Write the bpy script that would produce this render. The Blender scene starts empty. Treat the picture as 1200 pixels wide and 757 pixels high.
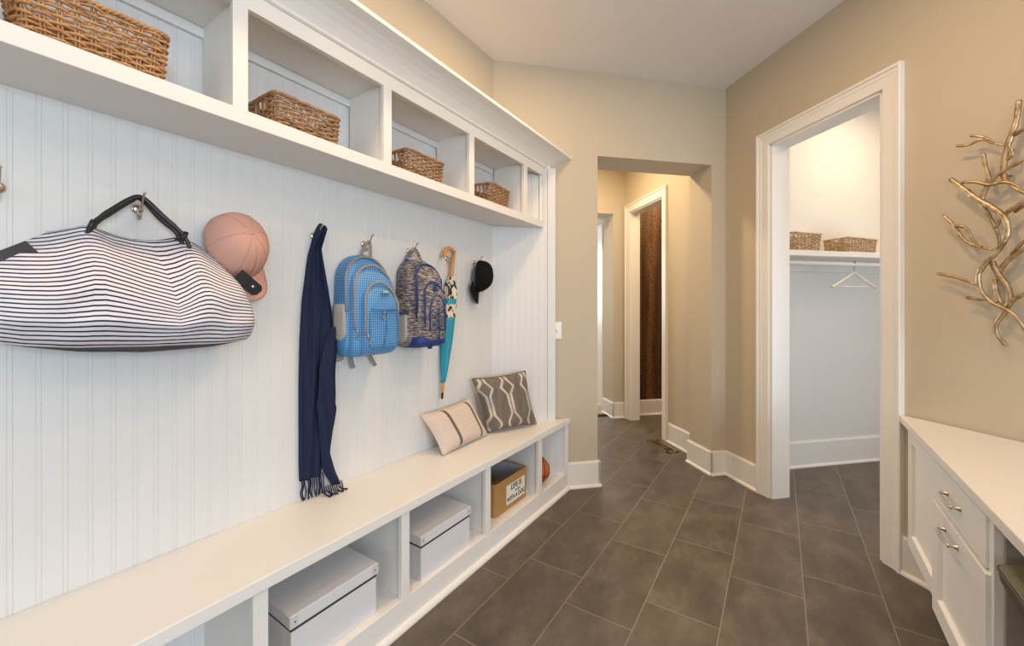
import bpy, math, random
from mathutils import Vector, Matrix
random.seed(7)
S = bpy.context.scene
COL = S.collection
PI = math.pi
r2 = math.sqrt(.5)

# ------------------------------------------------------------------ frames
H_CAM = 1.17
def UV(p):                       # (u, v, z): the wing of the house turned 45 degrees -> world
    return ((p[0]-p[1])*r2, (p[0]+p[1])*r2, p[2])
def ID(p): return p

# ------------------------------------------------------------------ mesh builder
class MB:
    def __init__(self, T=None):
        self.v = []; self.f = []; self.uv = {}; self.T = T or ID
    def pt(self, p):
        self.v.append(tuple(self.T(tuple(p)))); return len(self.v)-1
    def face(self, ids): self.f.append(tuple(ids))
    def box(self, x0, x1, y0, y1, z0, z1):
        i = [self.pt((x, y, z)) for z in (z0, z1) for y in (y0, y1) for x in (x0, x1)]
        for q in ((0,2,3,1),(4,5,7,6),(0,1,5,4),(2,6,7,3),(0,4,6,2),(1,3,7,5)):
            self.face([i[k] for k in q])
        return self
    def prism(self, poly, z0, z1):
        n = len(poly)
        a = [self.pt((p[0], p[1], z0)) for p in poly]; b = [self.pt((p[0], p[1], z1)) for p in poly]
        self.face(a[::-1]); self.face(b)
        for k in range(n): self.face((a[k], a[(k+1) % n], b[(k+1) % n], b[k]))
        return self
    def sweep(self, prof, fa, fb):   # a closed profile of 2-d points carried from fa(p) to fb(p)
        n = len(prof)
        a = [self.pt(fa(p)) for p in prof]; b = [self.pt(fb(p)) for p in prof]
        self.face(a[::-1]); self.face(b)
        for k in range(n): self.face((a[k], a[(k+1) % n], b[(k+1) % n], b[k]))
        return self
    def rings(self, rr, cap=True, closed=True):
        ids = [[self.pt(p) for p in r] for r in rr]; n = len(ids[0])
        for a, b in zip(ids, ids[1:]):
            for k in range(n if closed else n-1):
                self.face((a[k], a[(k+1) % n], b[(k+1) % n], b[k]))
        if cap: self.face(ids[0][::-1]); self.face(ids[-1])
        return ids
    def tube(self, pts, r, n=8, loop=False, flat=1.0, flatdir=None):
        P = [Vector(p) for p in pts]; m = len(P)
        R = r if isinstance(r, (list, tuple)) else [r]*m
        rr = []; up = None
        for k in range(m):
            if loop: t = P[(k+1) % m]-P[k-1]
            else: t = P[min(k+1, m-1)]-P[max(k-1, 0)]
            if t.length < 1e-9: t = Vector((0,0,1))
            t.normalize()
            if up is None:
                up = Vector(flatdir) if flatdir else (Vector((0,0,1)) if abs(t.z) < .9 else Vector((1,0,0)))
            if flatdir: up = Vector(flatdir)
            s = t.cross(up)
            if s.length < 1e-6: s = t.cross(Vector((.3,.9,.2)))
            s.normalize(); w = s.cross(t).normalized()
            if not flatdir: up = w
            rr.append([P[k]+s*(R[k]*math.cos(2*PI*j/n))+w*(R[k]*flat*math.sin(2*PI*j/n)) for j in range(n)])
        if loop:
            rr.append(rr[0]); self.rings(rr, cap=False)
        else: self.rings(rr)
        return self
    def lathe(self, prof, o=(0,0,0), ax=(0,0,1), n=24):   # prof: (radius, height)
        ax = Vector(ax).normalized(); s = ax.orthogonal().normalized(); w = ax.cross(s); o = Vector(o)
        self.rings([[o+ax*h+(s*math.cos(2*PI*j/n)+w*math.sin(2*PI*j/n))*max(r, 1e-4) for j in range(n)] for r, h in prof])
        return self
    def sphere(self, c, r, n=16, sc=(1,1,1)):
        rr = []
        for i in range(n//2+1):
            a = -PI/2+PI*i/(n//2); 
            rr.append([(c[0]+sc[0]*r*max(math.cos(a), 1e-3)*math.cos(2*PI*j/n), c[1]+sc[1]*r*max(math.cos(a), 1e-3)*math.sin(2*PI*j/n), c[2]+sc[2]*r*math.sin(a)) for j in range(n)])
        self.rings(rr); return self
    def grid(self, fn, nu, nv, flip=False):
        ids = [[self.pt(fn(i/(nu-1), j/(nv-1))) for i in range(nu)] for j in range(nv)]
        for j in range(nv-1):
            for i in range(nu-1):
                q = (ids[j][i], ids[j][i+1], ids[j+1][i+1], ids[j+1][i])
                self.face(q[::-1] if flip else q)
                self.uv[q[0]] = (i/(nu-1), j/(nv-1)); self.uv[q[1]] = ((i+1)/(nu-1), j/(nv-1))
                self.uv[q[2]] = ((i+1)/(nu-1), (j+1)/(nv-1)); self.uv[q[3]] = (i/(nu-1), (j+1)/(nv-1))
        return self
    def build(self, name, mat, parent=None, bevel=0, smooth=False, sub=0, seg=2, solid=0, kind=None, keep=False):
        me = bpy.data.meshes.new(name)
        o0 = Vector((0,0,0))
        if parent is not None and not keep:
            q = parent; 
            while q is not None: o0 += Vector(q.location); q = q.parent
        me.from_pydata([tuple(Vector(p)-o0) for p in self.v], [], self.f)
        if self.uv:
            L = me.uv_layers.new(name='UVMap')
            for l in me.loops: L.data[l.index].uv = self.uv.get(l.vertex_index, (0,0))
        me.update()
        import bmesh
        bm = bmesh.new(); bm.from_mesh(me); bmesh.ops.recalc_face_normals(bm, faces=bm.faces); bm.to_mesh(me); bm.free()
        o = bpy.data.objects.new(name, me); COL.objects.link(o)
        me.materials.append(mat)
        if smooth:
            for p in me.polygons: p.use_smooth = True
        if parent is not None: o.parent = parent
        if solid:
            md = o.modifiers.new('solid', 'SOLIDIFY'); md.thickness = solid; md.offset = 0
        if bevel:
            md = o.modifiers.new('bevel', 'BEVEL'); md.width = bevel; md.segments = seg; md.limit_method = 'ANGLE'; md.angle_limit = math.radians(40)
        if sub:
            md = o.modifiers.new('sub', 'SUBSURF'); md.levels = sub; md.render_levels = sub
        if kind: o['kind'] = kind
        return o

def tag(o, label, cat, group=None, kind=None):
    if kind: o['kind'] = kind
    o['label'] = label; o['category'] = cat
    if group: o['group'] = group
    return o
def thing(name, label, cat, loc=(0,0,0), group=None, rz=0):
    o = bpy.data.objects.new(name, None); COL.objects.link(o); o.empty_display_size = .05
    o.location = loc; o.rotation_euler = (0,0,rz)
    return tag(o, label, cat, group)
def dup(root, loc, rz, label, group=None, scale=None):
    r = root.copy(); COL.objects.link(r); r.location = loc; r.rotation_euler = (0,0,rz); r['label'] = label
    if scale: r.scale = scale
    if group: r['group'] = group
    for ch in list(root.children):
        c = ch.copy(); COL.objects.link(c); c.parent = r
        for g in list(ch.children):
            d = g.copy(); COL.objects.link(d); d.parent = c
    return r
def lerp(a, b, t): return a+(b-a)*t
def spline(pts, n=6):
    P = [Vector(p) for p in pts]; out = []
    for k in range(len(P)-1):
        p0 = P[max(k-1,0)]; p1 = P[k]; p2 = P[k+1]; p3 = P[min(k+2,len(P)-1)]
        for j in range(n):
            t = j/n
            out.append(.5*((2*p1)+(p2-p0)*t+(2*p0-5*p1+4*p2-p3)*t*t+(3*p1-p0-3*p2+p3)*t*t*t))
    out.append(P[-1]); return out
def interp(tab, x):
    if x <= tab[0][0]: return tab[0][1]
    for a, b in zip(tab, tab[1:]):
        if x <= b[0]: return lerp(a[1], b[1], (x-a[0])/(b[0]-a[0]))
    return tab[-1][1]

# ------------------------------------------------------------------ materials
def srgb(r, g, b):
    f = lambda c: (c/255/12.92) if c/255 <= .04045 else ((c/255+.055)/1.055)**2.4
    return (f(r), f(g), f(b), 1)
class NT:
    def __init__(self, name, rough=.5, metal=0, col=(.8,.8,.8,1), spec=.5):
        self.m = bpy.data.materials.new(name); self.m.use_nodes = True
        self.t = self.m.node_tree; self.b = self.t.nodes['Principled BSDF']
        self.b.inputs['Roughness'].default_value = rough; self.b.inputs['Metallic'].default_value = metal
        self.b.inputs['Base Color'].default_value = col; self.b.inputs['Specular IOR Level'].default_value = spec
    def n(self, typ, **kw):
        x = self.t.nodes.new(typ)
        for k, v in kw.items(): setattr(x, k, v)
        return x
    def l(self, a, b): self.t.links.new(a, b)
    def val(self, sock, v):
        if hasattr(v, 'is_output'): self.l(v, sock)
        else: sock.default_value = v
    def math(self, op, a, b=None, c=None):
        x = self.n('ShaderNodeMath', operation=op); self.val(x.inputs[0], a)
        if b is not None: self.val(x.inputs[1], b)
        if c is not None: self.val(x.inputs[2], c)
        return x.outputs[0]
    def mix(self, f, a, b):
        x = self.n('ShaderNodeMix', data_type='RGBA'); self.val(x.inputs[0], f); self.val(x.inputs[6], a); self.val(x.inputs[7], b); return x.outputs[2]
    def ramp(self, f, stops, interp='LINEAR'):
        x = self.n('ShaderNodeValToRGB'); self.l(f, x.inputs[0]); e = x.color_ramp.elements; x.color_ramp.interpolation = interp
        while len(e) < len(stops): e.new(.5)
        for k, (p, c) in enumerate(stops):
            e[k].position = p; e[k].color = c if isinstance(c, (tuple, list)) else (c,c,c,1)
        return x.outputs[0]
    def coord(self, kind='Object', scale=None):
        o = self.n('ShaderNodeTexCoord').outputs[kind]
        if scale:
            mp = self.n('ShaderNodeMapping'); mp.inputs['Scale'].default_value = scale; self.l(o, mp.inputs['Vector']); o = mp.outputs[0]
        return o
    def sep(self, v):
        x = self.n('ShaderNodeSeparateXYZ'); self.l(v, x.inputs[0]); return x.outputs
    def noise(self, v, scale, detail=3, rough=.5):
        x = self.n('ShaderNodeTexNoise'); self.l(v, x.inputs['Vector']); x.inputs['Scale'].default_value = scale
        x.inputs['Detail'].default_value = detail; x.inputs['Roughness'].default_value = rough; return x.outputs['Fac']
    def bump(self, h, s=.2, d=.002):
        x = self.n('ShaderNodeBump'); x.inputs['Strength'].default_value = s; x.inputs['Distance'].default_value = d
        self.l(h, x.inputs['Height']); self.l(x.outputs[0], self.b.inputs['Normal'])
    def color(self, c): self.l(c, self.b.inputs['Base Color'])

def plain(name, col, rough=.5, metal=0, nscale=60, amt=.06, bump=.05, spec=.5):
    t = NT(name, rough, metal, col, spec); v = t.coord(); nz = t.noise(v, nscale)
    d = tuple(c*(1-amt) for c in col[:3])+(1,); e = tuple(min(1, c*(1+amt)) for c in col[:3])+(1,)
    t.color(t.mix(nz, d, e))
    if bump: t.bump(nz, bump)
    return t.m

M = {}
M['white'] = plain('white_paint', (.80,.775,.735,1), .38, nscale=40, amt=.015, bump=.02, spec=.35)
M['bead'] = plain('white_paint_cool_lit', (.71,.71,.70,1), .42, nscale=40, amt=.015, bump=.02, spec=.35)  # same white paint as the cabinets, cooler light put into its colour
M['wall'] = plain('tan_wall_paint', (.545,.475,.365,1), .75, nscale=150, amt=.02, bump=.05, spec=.2)
M['closetwall'] = plain('cream_closet_paint', (.74,.72,.68,1), .75, nscale=150, amt=.02, bump=.05, spec=.2)
M['ceil'] = plain('ceiling_paint', (.80,.775,.77,1), .9, nscale=200, amt=.02, bump=.05, spec=.1)
M['nickel'] = plain('satin_nickel', (.62,.56,.48,1), .28, 1, amt=.03, bump=0)
M['bronze'] = None
M['blackl'] = plain('black_leather', (.012,.012,.014,1), .38, nscale=220, amt=.3, bump=.25)
M['greybase'] = plain('charcoal_vinyl', (.045,.047,.055,1), .5, nscale=220, amt=.2, bump=.2)
M['pink'] = plain('pink_cotton', (.60,.335,.265,1), .8, nscale=400, amt=.06, bump=.12, spec=.2)
M['pinkseam'] = plain('pink_stitch', (.48,.26,.20,1), .8, amt=.04, bump=0)
M['blackf'] = plain('black_cotton', (.011,.010,.009,1), .9, nscale=400, amt=.2, bump=.15, spec=.1)
M['navy'] = plain('navy_scarf_cloth', (.017,.023,.056,1), .85, nscale=300, amt=.35, bump=.2, spec=.2)
M['wood'] = plain('honey_wood', (.62,.30,.075,1), .35, nscale=35, amt=.18, bump=.02)
M['teal'] = plain('teal_nylon', (.012,.30,.42,1), .5, nscale=80, amt=.15, bump=.15)
M['greytrim'] = plain('grey_webbing', (.26,.25,.245,1), .8, nscale=300, amt=.1, bump=.2)
M['greymesh'] = plain('grey_mesh_cloth', (.42,.40,.37,1), .85, nscale=260, amt=.2, bump=.3)
M['royal'] = plain('royal_blue_trim', (.016,.042,.19,1), .7, nscale=300, amt=.15, bump=.2)
M['boxw'] = plain('white_card', (.70,.69,.71,1), .55, nscale=60, amt=.015, bump=.02)
M['darkgap'] = plain('dark_edge', (.05,.04,.035,1), .7, bump=0)
M['metalcorner'] = plain('steel_corner', (.62,.60,.57,1), .4, 0, amt=.03, bump=0)
M['kraft'] = plain('tan_fabric', (.42,.235,.085,1), .85, nscale=300, amt=.08, bump=.2, spec=.2)
M['liner'] = plain('grey_liner', (.40,.41,.44,1), .8, nscale=20, amt=.2, bump=.3)
M['sign'] = plain('cream_label', (.78,.74,.66,1), .8, amt=.02, bump=0)
M['ink'] = plain('black_print', (.02,.02,.02,1), .8, amt=.02, bump=0)
M['ink2'] = plain('grey_print', (.25,.24,.22,1), .8, amt=.02, bump=0)
M['counter'] = plain('pale_quartz', (.76,.72,.67,1), .3, nscale=180, amt=.03, bump=0)
M['olive'] = plain('olive_leather', (.135,.12,.066,1), .45, nscale=200, amt=.12, bump=.15)
M['olived'] = plain('dark_olive_leather', (.062,.056,.034,1), .5, nscale=200, amt=.12, bump=.15)
M['brass'] = plain('antique_brass', (.33,.22,.10,1), .38, .8, amt=.08, bump=0)
M['dark'] = plain('dark_duct', (.01,.01,.01,1), .8, bump=0)
M['plastic'] = plain('white_plastic', (.84,.82,.78,1), .35, amt=.01, bump=0)
M['yellow'] = plain('yellow_badge', (.75,.60,.10,1), .5, amt=.03, bump=0)
M['tealb'] = plain('teal_badge', (.03,.22,.32,1), .5, amt=.03, bump=0)
M['hangerw'] = plain('pale_hanger_wood', (.70,.66,.58,1), .45, amt=.04, bump=0)
M['pulls'] = plain('zip_metal', (.45,.43,.40,1), .35, .9, amt=.05, bump=0)
M['greyblind'] = plain('slate_panel', (.10,.10,.11,1), .6, bump=0)

# floor tile : 0.2655 x 0.531 with alternate courses slipped a third
def tile_mat():
    t = NT('slate_floor_tile', .42, spec=.4); v = t.coord('Object'); x, y, z = t.sep(v)
    cx = t.math('DIVIDE', t.math('ADD', x, 0.9795), .2655)
    col = t.math('FLOOR', cx); fx = t.math('FRACT', cx)
    odd = t.math('MODULO', t.math('ADD', col, 100), 2)            # 0 for the course starting at -.979
    ys = t.math('SUBTRACT', t.math('SUBTRACT', y, t.math('MULTIPLY', t.math('ADD', x, 1.1), .03)), t.math('ADD', 1.973-.177*0, t.math('MULTIPLY', t.math('SUBTRACT', 1, odd), .177)))
    cy = t.math('DIVIDE', ys, .531); row = t.math('FLOOR', cy); fy = t.math('FRACT', cy)
    ex = t.math('MULTIPLY', t.math('SUBTRACT', .5, t.math('ABSOLUTE', t.math('SUBTRACT', fx, .5))), .2655)
    ey = t.math('MULTIPLY', t.math('SUBTRACT', .5, t.math('ABSOLUTE', t.math('SUBTRACT', fy, .5))), .531)
    e = t.math('MINIMUM', ex, ey)
    g = t.ramp(t.math('DIVIDE', e, .01), [(0, 1), (.14, 1), (.22, 0), (1, 0)])
    cmb = t.n('ShaderNodeCombineXYZ'); t.l(col, cmb.inputs[0]); t.l(row, cmb.inputs[1])
    wn = t.n('ShaderNodeTexWhiteNoise'); t.l(cmb.outputs[0], wn.inputs['Vector'])
    va = t.n('ShaderNodeVectorMath', operation='ADD'); t.l(v, va.inputs[0]); 
    vs = t.n('ShaderNodeVectorMath', operation='SCALE'); t.l(wn.outputs['Color'], vs.inputs[0]); vs.inputs['Scale'].default_value = 8; t.l(vs.outputs[0], va.inputs[1])
    mp = t.n('ShaderNodeMapping'); mp.inputs['Scale'].default_value = (1,.55,1); mp.inputs['Rotation'].default_value = (0,0,.7); t.l(va.outputs[0], mp.inputs['Vector'])
    n1 = t.noise(mp.outputs[0], 9, 8, .68); n2 = t.noise(va.outputs[0], 55, 6, .7)
    base = t.ramp(n1, [(.28, (.070,.054,.043,1)), (.5, (.112,.089,.071,1)), (.74, (.178,.147,.119,1))])
    base = t.mix(t.math('MULTIPLY', t.math('ABSOLUTE', t.math('SUBTRACT', n2, .5)), .9), base, (.03,.025,.022,1))
    tone = t.math('MULTIPLY_ADD', wn.outputs['Value'], .22, -.02)
    base = t.mix(tone, base, (.19,.16,.135,1))
    t.color(t.mix(g, base, (.25,.205,.155,1)))
    hh = t.math('SUBTRACT', t.math('MULTIPLY', n2, .25), g); t.bump(hh, .25, .003)
    rr = t.math('MULTIPLY_ADD', n1, .25, .30); t.l(rr, t.b.inputs['Roughness'])
    return t.m
M['tile'] = tile_mat()
M['carpet'] = plain('beige_carpet', (.42,.34,.26,1), .95, nscale=300, amt=.15, bump=.3, spec=.1)

def wicker(name, a, b):
    t = NT(name, .55); v = t.coord(); n = t.noise(v, 45, 4); n2 = t.noise(v, 260, 2)
    c = t.ramp(n, [(.3, a), (.7, b)]); c = t.mix(t.math('MULTIPLY', n2, .35), c, tuple(x*.45 for x in a[:3])+(1,)); t.color(c); t.bump(n2, .2); return t.m
M['wicker'] = wicker('honey_wicker', (.36,.17,.06,1), (.62,.36,.165,1))
M['wicker2'] = wicker('brown_wicker', (.27,.145,.065,1), (.50,.31,.165,1))
M['wickerlit'] = wicker('lit_wicker', (.40,.25,.12,1), (.70,.52,.32,1))  # same kind of wicker, lightened: warm closet light put into the colour

def stripe_mat():
    t = NT('navy_striped_canvas', .85, spec=.2); u, v, _ = t.sep(t.coord('UV'))
    nz = t.noise(t.coord('Object'), 18, 3)
    f = t.math('FRACT', t.math('ADD', t.math('MULTIPLY', v, 27), t.math('MULTIPLY', nz, .35)))
    k = t.ramp(f, [(0, 0), (.60, 0), (.64, 1), (.94, 1), (.98, 0)])
    fine = t.noise(t.coord('Object'), 700, 2)
    t.color(t.mix(k, (.74,.715,.76,1), (.022,.023,.055,1))); t.bump(fine, .25, .001); return t.m
M['stripe'] = stripe_mat()

def dot_mat():
    t = NT('blue_dotted_nylon', .5, spec=.45); v = t.coord('Object', (1,1,1)); x, y, z = t.sep(v)
    s = 2*PI/.020
    w = t.math('MULTIPLY', t.math('SINE', t.math('MULTIPLY', t.math('ADD', y, t.math('ADD', z, x)), s)), t.math('SINE', t.math('MULTIPLY', t.math('SUBTRACT', t.math('ADD', y, x), z), s)))
    k = t.ramp(w, [(.12, 0), (.45, 1)])
    t.color(t.mix(k, (.045,.20,.46,1), (.20,.43,.68,1))); t.bump(w, .15, .001); return t.m
M['dot'] = dot_mat()
M['bluepl'] = plain('plain_blue_nylon', (.06,.21,.43,1), .5, nscale=90, amt=.15, bump=.2)

def heather_mat():
    t = NT('heather_grey_cloth', .85, spec=.2); v = t.coord('Object', (1,1,5)); n = t.noise(v, 38, 4, .65)
    t.color(t.ramp(n, [(.38, (.035,.035,.055,1)), (.5, (.19,.165,.155,1)), (.64, (.46,.40,.36,1))])); t.bump(n, .2, .001); return t.m
M['heather'] = heather_mat()
def cow_mat():
    t = NT('black_and_cream_print', .6); v = t.coord('Object', (1,1,.7)); n = t.noise(v, 52, 2, .4)
    t.color(t.ramp(n, [(.53, (.74,.66,.50,1)), (.57, (.015,.013,.012,1))])); return t.m
M['cow'] = cow_mat()
def pleat_mat():
    t = NT('cream_pleated_cloth', .8, spec=.2); u, v, _ = t.sep(t.coord('UV'))
    w = t.math('FRACT', t.math('MULTIPLY', v, 17)); k = t.ramp(w, [(0, .55), (.18, 1), (1, 1)])
    inner = t.math('MULTIPLY', t.math('GREATER_THAN', u, .05), t.math('LESS_THAN', u, .95))
    lay = t.mix(inner, (1,1,1,1), k)
    mul = t.n('ShaderNodeMix', data_type='RGBA', blend_type='MULTIPLY'); mul.inputs[0].default_value = 1
    t.l(lay, mul.inputs[7]); mul.inputs[6].default_value = (.66,.55,.47,1); c = mul.outputs[2]
    def band(a, b): return t.math('MULTIPLY', t.math('GREATER_THAN', u, a), t.math('LESS_THAN', u, b))
    bb = t.math('ADD', band(.30,.355), band(.80,.85))
    t.color(t.mix(bb, c, (.15,.115,.09,1))); t.bump(k, .3, .003); return t.m
M['pleat'] = pleat_mat()
def ogee_mat():
    t = NT('taupe_patterned_cloth', .7, spec=.3); u, v, _ = t.sep(t.coord('UV'))
    f = t.ramp(v, [(0, .16), (.10, .30), (.17, .30), (.32, .075), (.66, .085), (.80, .30), (.93, .10), (1, .10)])
    uu = t.math('ABSOLUTE', t.math('SUBTRACT', t.math('FRACT', t.math('ADD', t.math('MULTIPLY', u, 2.55), .20)), .5))
    d = t.math('ABSOLUTE', t.math('SUBTRACT', uu, f))
    k = t.ramp(d, [(0, 1), (.05, 1), (.065, 0)])
    n = t.noise(t.coord('Object', (1,1,.15)), 40, 3)
    base = t.ramp(n, [(.3, (.13,.105,.085,1)), (.7, (.20,.165,.135,1))])
    lc = t.ramp(t.noise(t.coord('Object'), 14, 2), [(.35, (.42,.40,.37,1)), (.65, (.66,.56,.42,1))])
    t.color(t.mix(k, base, lc)); t.bump(t.math('ADD', k, t.math('MULTIPLY', n, .3)), .2, .002); return t.m
M['ogee'] = ogee_mat()
def bronze_mat():
    t = NT('bronze_gilt_metal', .36, .85); v = t.coord(); n = t.noise(v, 35, 5); n2 = t.noise(v, 160, 3)
    t.color(t.ramp(n, [(.3, (.27,.18,.09,1)), (.55, (.50,.37,.22,1)), (.75, (.70,.57,.38,1))])); t.bump(n2, .35, .003); return t.m
M['bronze'] = bronze_mat()
def paper_mat():
    t = NT('bronze_wallpaper', .5, .15); v = t.coord('Object', (1,1,.04)); n = t.noise(v, 13, 2)
    v2 = t.coord('Object', (1,1,.7)); n2 = t.noise(v2, 60, 4, .7)
    c = t.ramp(n, [(.35, (.05,.022,.010,1)), (.62, (.21,.10,.030,1))]); k = t.ramp(n2, [(.52, 0), (.58, 1)])
    t.color(t.mix(t.math('MULTIPLY', k, .75), c, (.02,.012,.009,1))); return t.m
M['paper'] = paper_mat()
def ball_mat():
    t = NT('orange_pebbled_rubber', .6); n = t.noise(t.coord(), 400, 2); t.color(t.mix(n, (.36,.085,.02,1), (.52,.15,.04,1))); t.bump(n, .5, .002); return t.m
M['ball'] = ball_mat()
def emis(name, col, st):
    t = NT(name); t.b.inputs['Emission Color'].default_value = col; t.b.inputs['Emission Strength'].default_value = st; t.b.inputs['Base Color'].default_value = (.8,.8,.8,1); return t.m
M['daylight'] = emis('daylit_pane', (.85,.93,1,1), 3.0)

# ================================================================== THE SETTING
ZC = 2.735
MB().box(-3.5, 5, -2.8, 6.6, -.08, 0).build('floor', M['tile'], kind='structure')
MB().box(-3.5, 5, -2.8, 6.6, ZC, ZC+.1).build('ceiling', M['ceil'], kind='structure')
MB().box(-1.62, -1.5, -2.7, 2.06, 0, ZC).build('wall_left', M['wall'], kind='structure')
# angled far wall with the cased-free opening (u 1.076 .. 1.935), its nib and header
FV = 2.507; UO = 1.083; UN = 1.938; UC = 2.055
m = MB(UV); m.box(.2, UO, FV, FV+.245, 0, ZC); m.box(UO, UN, FV, FV+.245, 2.185, ZC); m.box(UN, 2.20, FV, FV+.245, 0, ZC)
m.build('wall_far', M['wall'], kind='structure')
# closet wall (angled right wall) with its doorway
CD0, CD1, CDZ = 1.487, 2.128, 2.19
m = MB(UV); m.box(UC, UC+.125, CD1, FV, 0, ZC); m.box(UC, UC+.125, -2.4, CD0, 0, ZC); m.box(UC, UC+.125, CD0, CD1, CDZ, ZC)
m.build('wall_right', M['wall'], kind='structure')
m = MB(); m.box(2.75, 2.87, -2.7, -1.5, 0, ZC); m.box(2.75, 2.87, .08, .4, 0, ZC); m.box(2.75, 2.87, -1.5, .08, 0, .85); m.box(2.75, 2.87, -1.5, .08, 2.25, ZC); m.build('wall_side', M['wall'], kind='structure')
m = MB()
for a, b, c, d in ((-1.5,.08,.85,.92), (-1.5,.08,2.18,2.25), (-1.5,-1.43,.92,2.18), (.01,.08,.92,2.18), (-.74,-.68,.92,2.18)): m.box(2.76, 2.84, a, b, c, d)
m.build('added_side_window', M['white'], kind='structure')  # invented side window, added to go with the cool fill from the right
# wall behind the camera with a window
m = MB(); m.box(-1.62, -.55, -2.75, -2.63, 0, ZC); m.box(1.65, 2.87, -2.75, -2.63, 0, ZC); m.box(-.55, 1.65, -2.75, -2.63, 0, .85); m.box(-.55, 1.65, -2.75, -2.63, 2.25, ZC)
m.build('wall_back', M['wall'], kind='structure')
m = MB(); 
for a, b, c, d in ((-.55,1.65,.85,.92), (-.55,1.65,2.18,2.25), (-.55,-.48,.92,2.18), (1.58,1.65,.92,2.18), (.52,.58,.92,2.18)): m.box(a, b, -2.72, -2.64, c, d)
m.build('window_1', M['white'], kind='structure')
# closet interior
m = MB(UV); m.box(2.20, 4.0, FV, FV+.1, 0, ZC); m.box(3.9, 4.0, .8, FV, 0, ZC); m.box(UC+.125, 2.38, .7, .8, 0, ZC); m.box(3.52, 4.0, .7, .8, 0, ZC); m.box(2.38, 3.52, .7, .8, 0, .48); m.box(2.38, 3.52, .7, .8, 1.62, ZC)
m.build('wall_closet', M['closetwall'], kind='structure')
m = MB(UV)
for a_, b_, c_, d_ in ((2.38,3.52,.48,.54), (2.38,3.52,1.56,1.62), (2.38,2.44,.54,1.56), (3.46,3.52,.54,1.56), (2.92,2.98,.54,1.56)): m.box(a_, b_, .72, .79, c_, d_)
m.build('added_closet_window', M['white'], kind='structure')  # invented window frame, added to go with the closet fill light
# hall : right wall with the powder-room door, far wall with an opening, left wall
HU = 2.055
m = MB(UV); m.box(HU, HU+.10, FV+.245, 3.29, 0, ZC); m.box(HU, HU+.10, 3.915, 4.02, 0, ZC); m.box(HU, HU+.10, 3.29, 3.915, 2.19, ZC)
m.build('wall_hall', M['wall'], kind='structure')
m = MB(UV); m.box(1.918, HU+.02, 4.02, 4.27, 0, ZC); m.box(.55, 1.918, 4.02, 4.27, 2.19, ZC); m.box(.3, .9, 4.02, 4.27, 0, ZC)
m.build('wall_hall_end', M['wall'], kind='structure')
MB(UV).box(.3, .42, FV+.245, 4.02, 0, ZC).build('wall_hall_left', M['wall'], kind='structure')
# powder room
MB(UV).box(HU+.02, 3.6, 4.075, 4.15, 0, ZC).build('wall_powder', M['paper'], kind='structure')
m = MB(UV); m.box(3.5, 3.6, 2.9, 4.075, 0, ZC); m.box(HU+.1, 3.6, 2.85, 2.95, 0, ZC); m.build('wall_powder_side', M['wall'], kind='structure')
# room beyond the hall end
m = MB(UV); m.box(2.0, 2.1, 4.27, 6.3, 0, ZC); m.box(.3, .4, 4.27, 6.3, 0, ZC); m.build('wall_beyond', M['wall'], kind='structure')
m = MB(UV); m.box(.3, 2.1, 6.3, 6.4, 0, .95); m.box(.3, 2.1, 6.3, 6.4, 2.1, ZC); m.box(.3, 1.2, 6.3, 6.4, .95, 2.1); m.box(2.0, 2.1, 6.3, 6.4, .95, 2.1); m.build('wall_beyond_end', M['greyblind'] if False else M['wall'], kind='structure')
w = MB(UV); w.box(1.2, 2.0, 6.27, 6.33, 2.04, 2.1); w.box(1.2, 2.0, 6.27, 6.33, .95, 1.01); w.box(1.2, 1.26, 6.27, 6.33, .95, 2.1); w.box(1.94, 2.0, 6.27, 6.33, .95, 2.1); w.box(1.2, 2.0, 6.29, 6.32, 1.5, 1.53)
w2 = w.build('window_2', M['white'], kind='structure')
MB(UV).box(1.2, 2.0, 6.335, 6.345, .95, 2.1).build('pane', M['daylight'], w2)
MB(UV).box(.42, 2.0, 4.16, 6.3, .001, .012).build('floor_carpet', M['carpet'], kind='structure')
MB(UV).box(.9, 1.918, 4.10, 4.16, .001, .010).build('trim_threshold', M['dark'], kind='structure')

# ---- baseboards
def base_run(m, a, b, n, h=.168, t=.014):    # along a->b in (u,v); n = direction into the room
    d = (b[0]-a[0], b[1]-a[1]); 
    prof = [(0,0), (t+.013,0), (t+.013,.006), (t+.010,.012), (t,.018), (t,h-.010), (t-.005,h-.004), (t-.005,h), (0,h)]
    m.sweep(prof, lambda p: (a[0]+n[0]*p[0], a[1]+n[1]*p[0], p[1]), lambda p: (b[0]+n[0]*p[0], b[1]+n[1]*p[0], p[1]))
m = MB(UV); base_run(m, (.86, FV), (UO+.014, FV), (0,-1)); base_run(m, (UO, FV-.014), (UO, FV+.26), (1,0)); m.build('baseboard_far', M['white'], kind='structure')
m = MB(UV); base_run(m, (UN-.014, FV), (UC, FV), (0,-1)); base_run(m, (UN, FV-.014), (UN, FV+.259), (-1,0)); m.build('baseboard_nib', M['white'], kind='structure')
m = MB(UV); base_run(m, (UC, FV), (UC, CD1+.085), (-1,0)); base_run(m, (UC, CD0-.07), (UC, -2.3), (-1,0)); m.build('baseboard_right', M['white'], kind='structure')
m = MB(UV); base_run(m, (HU, FV+.246), (HU, 3.21), (-1,0)); m.build('baseboard_hall', M['white'], kind='structure')
m = MB(UV); base_run(m, (1.904, 4.02), (HU-.02, 4.02), (0,-1)); base_run(m, (1.918, 4.006), (1.918, 4.284), (-1,0)); base_run(m, (1.904, 4.27), (2.0, 4.27), (0,1)); m.build('baseboard_hall_end', M['white'], kind='structure')
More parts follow.
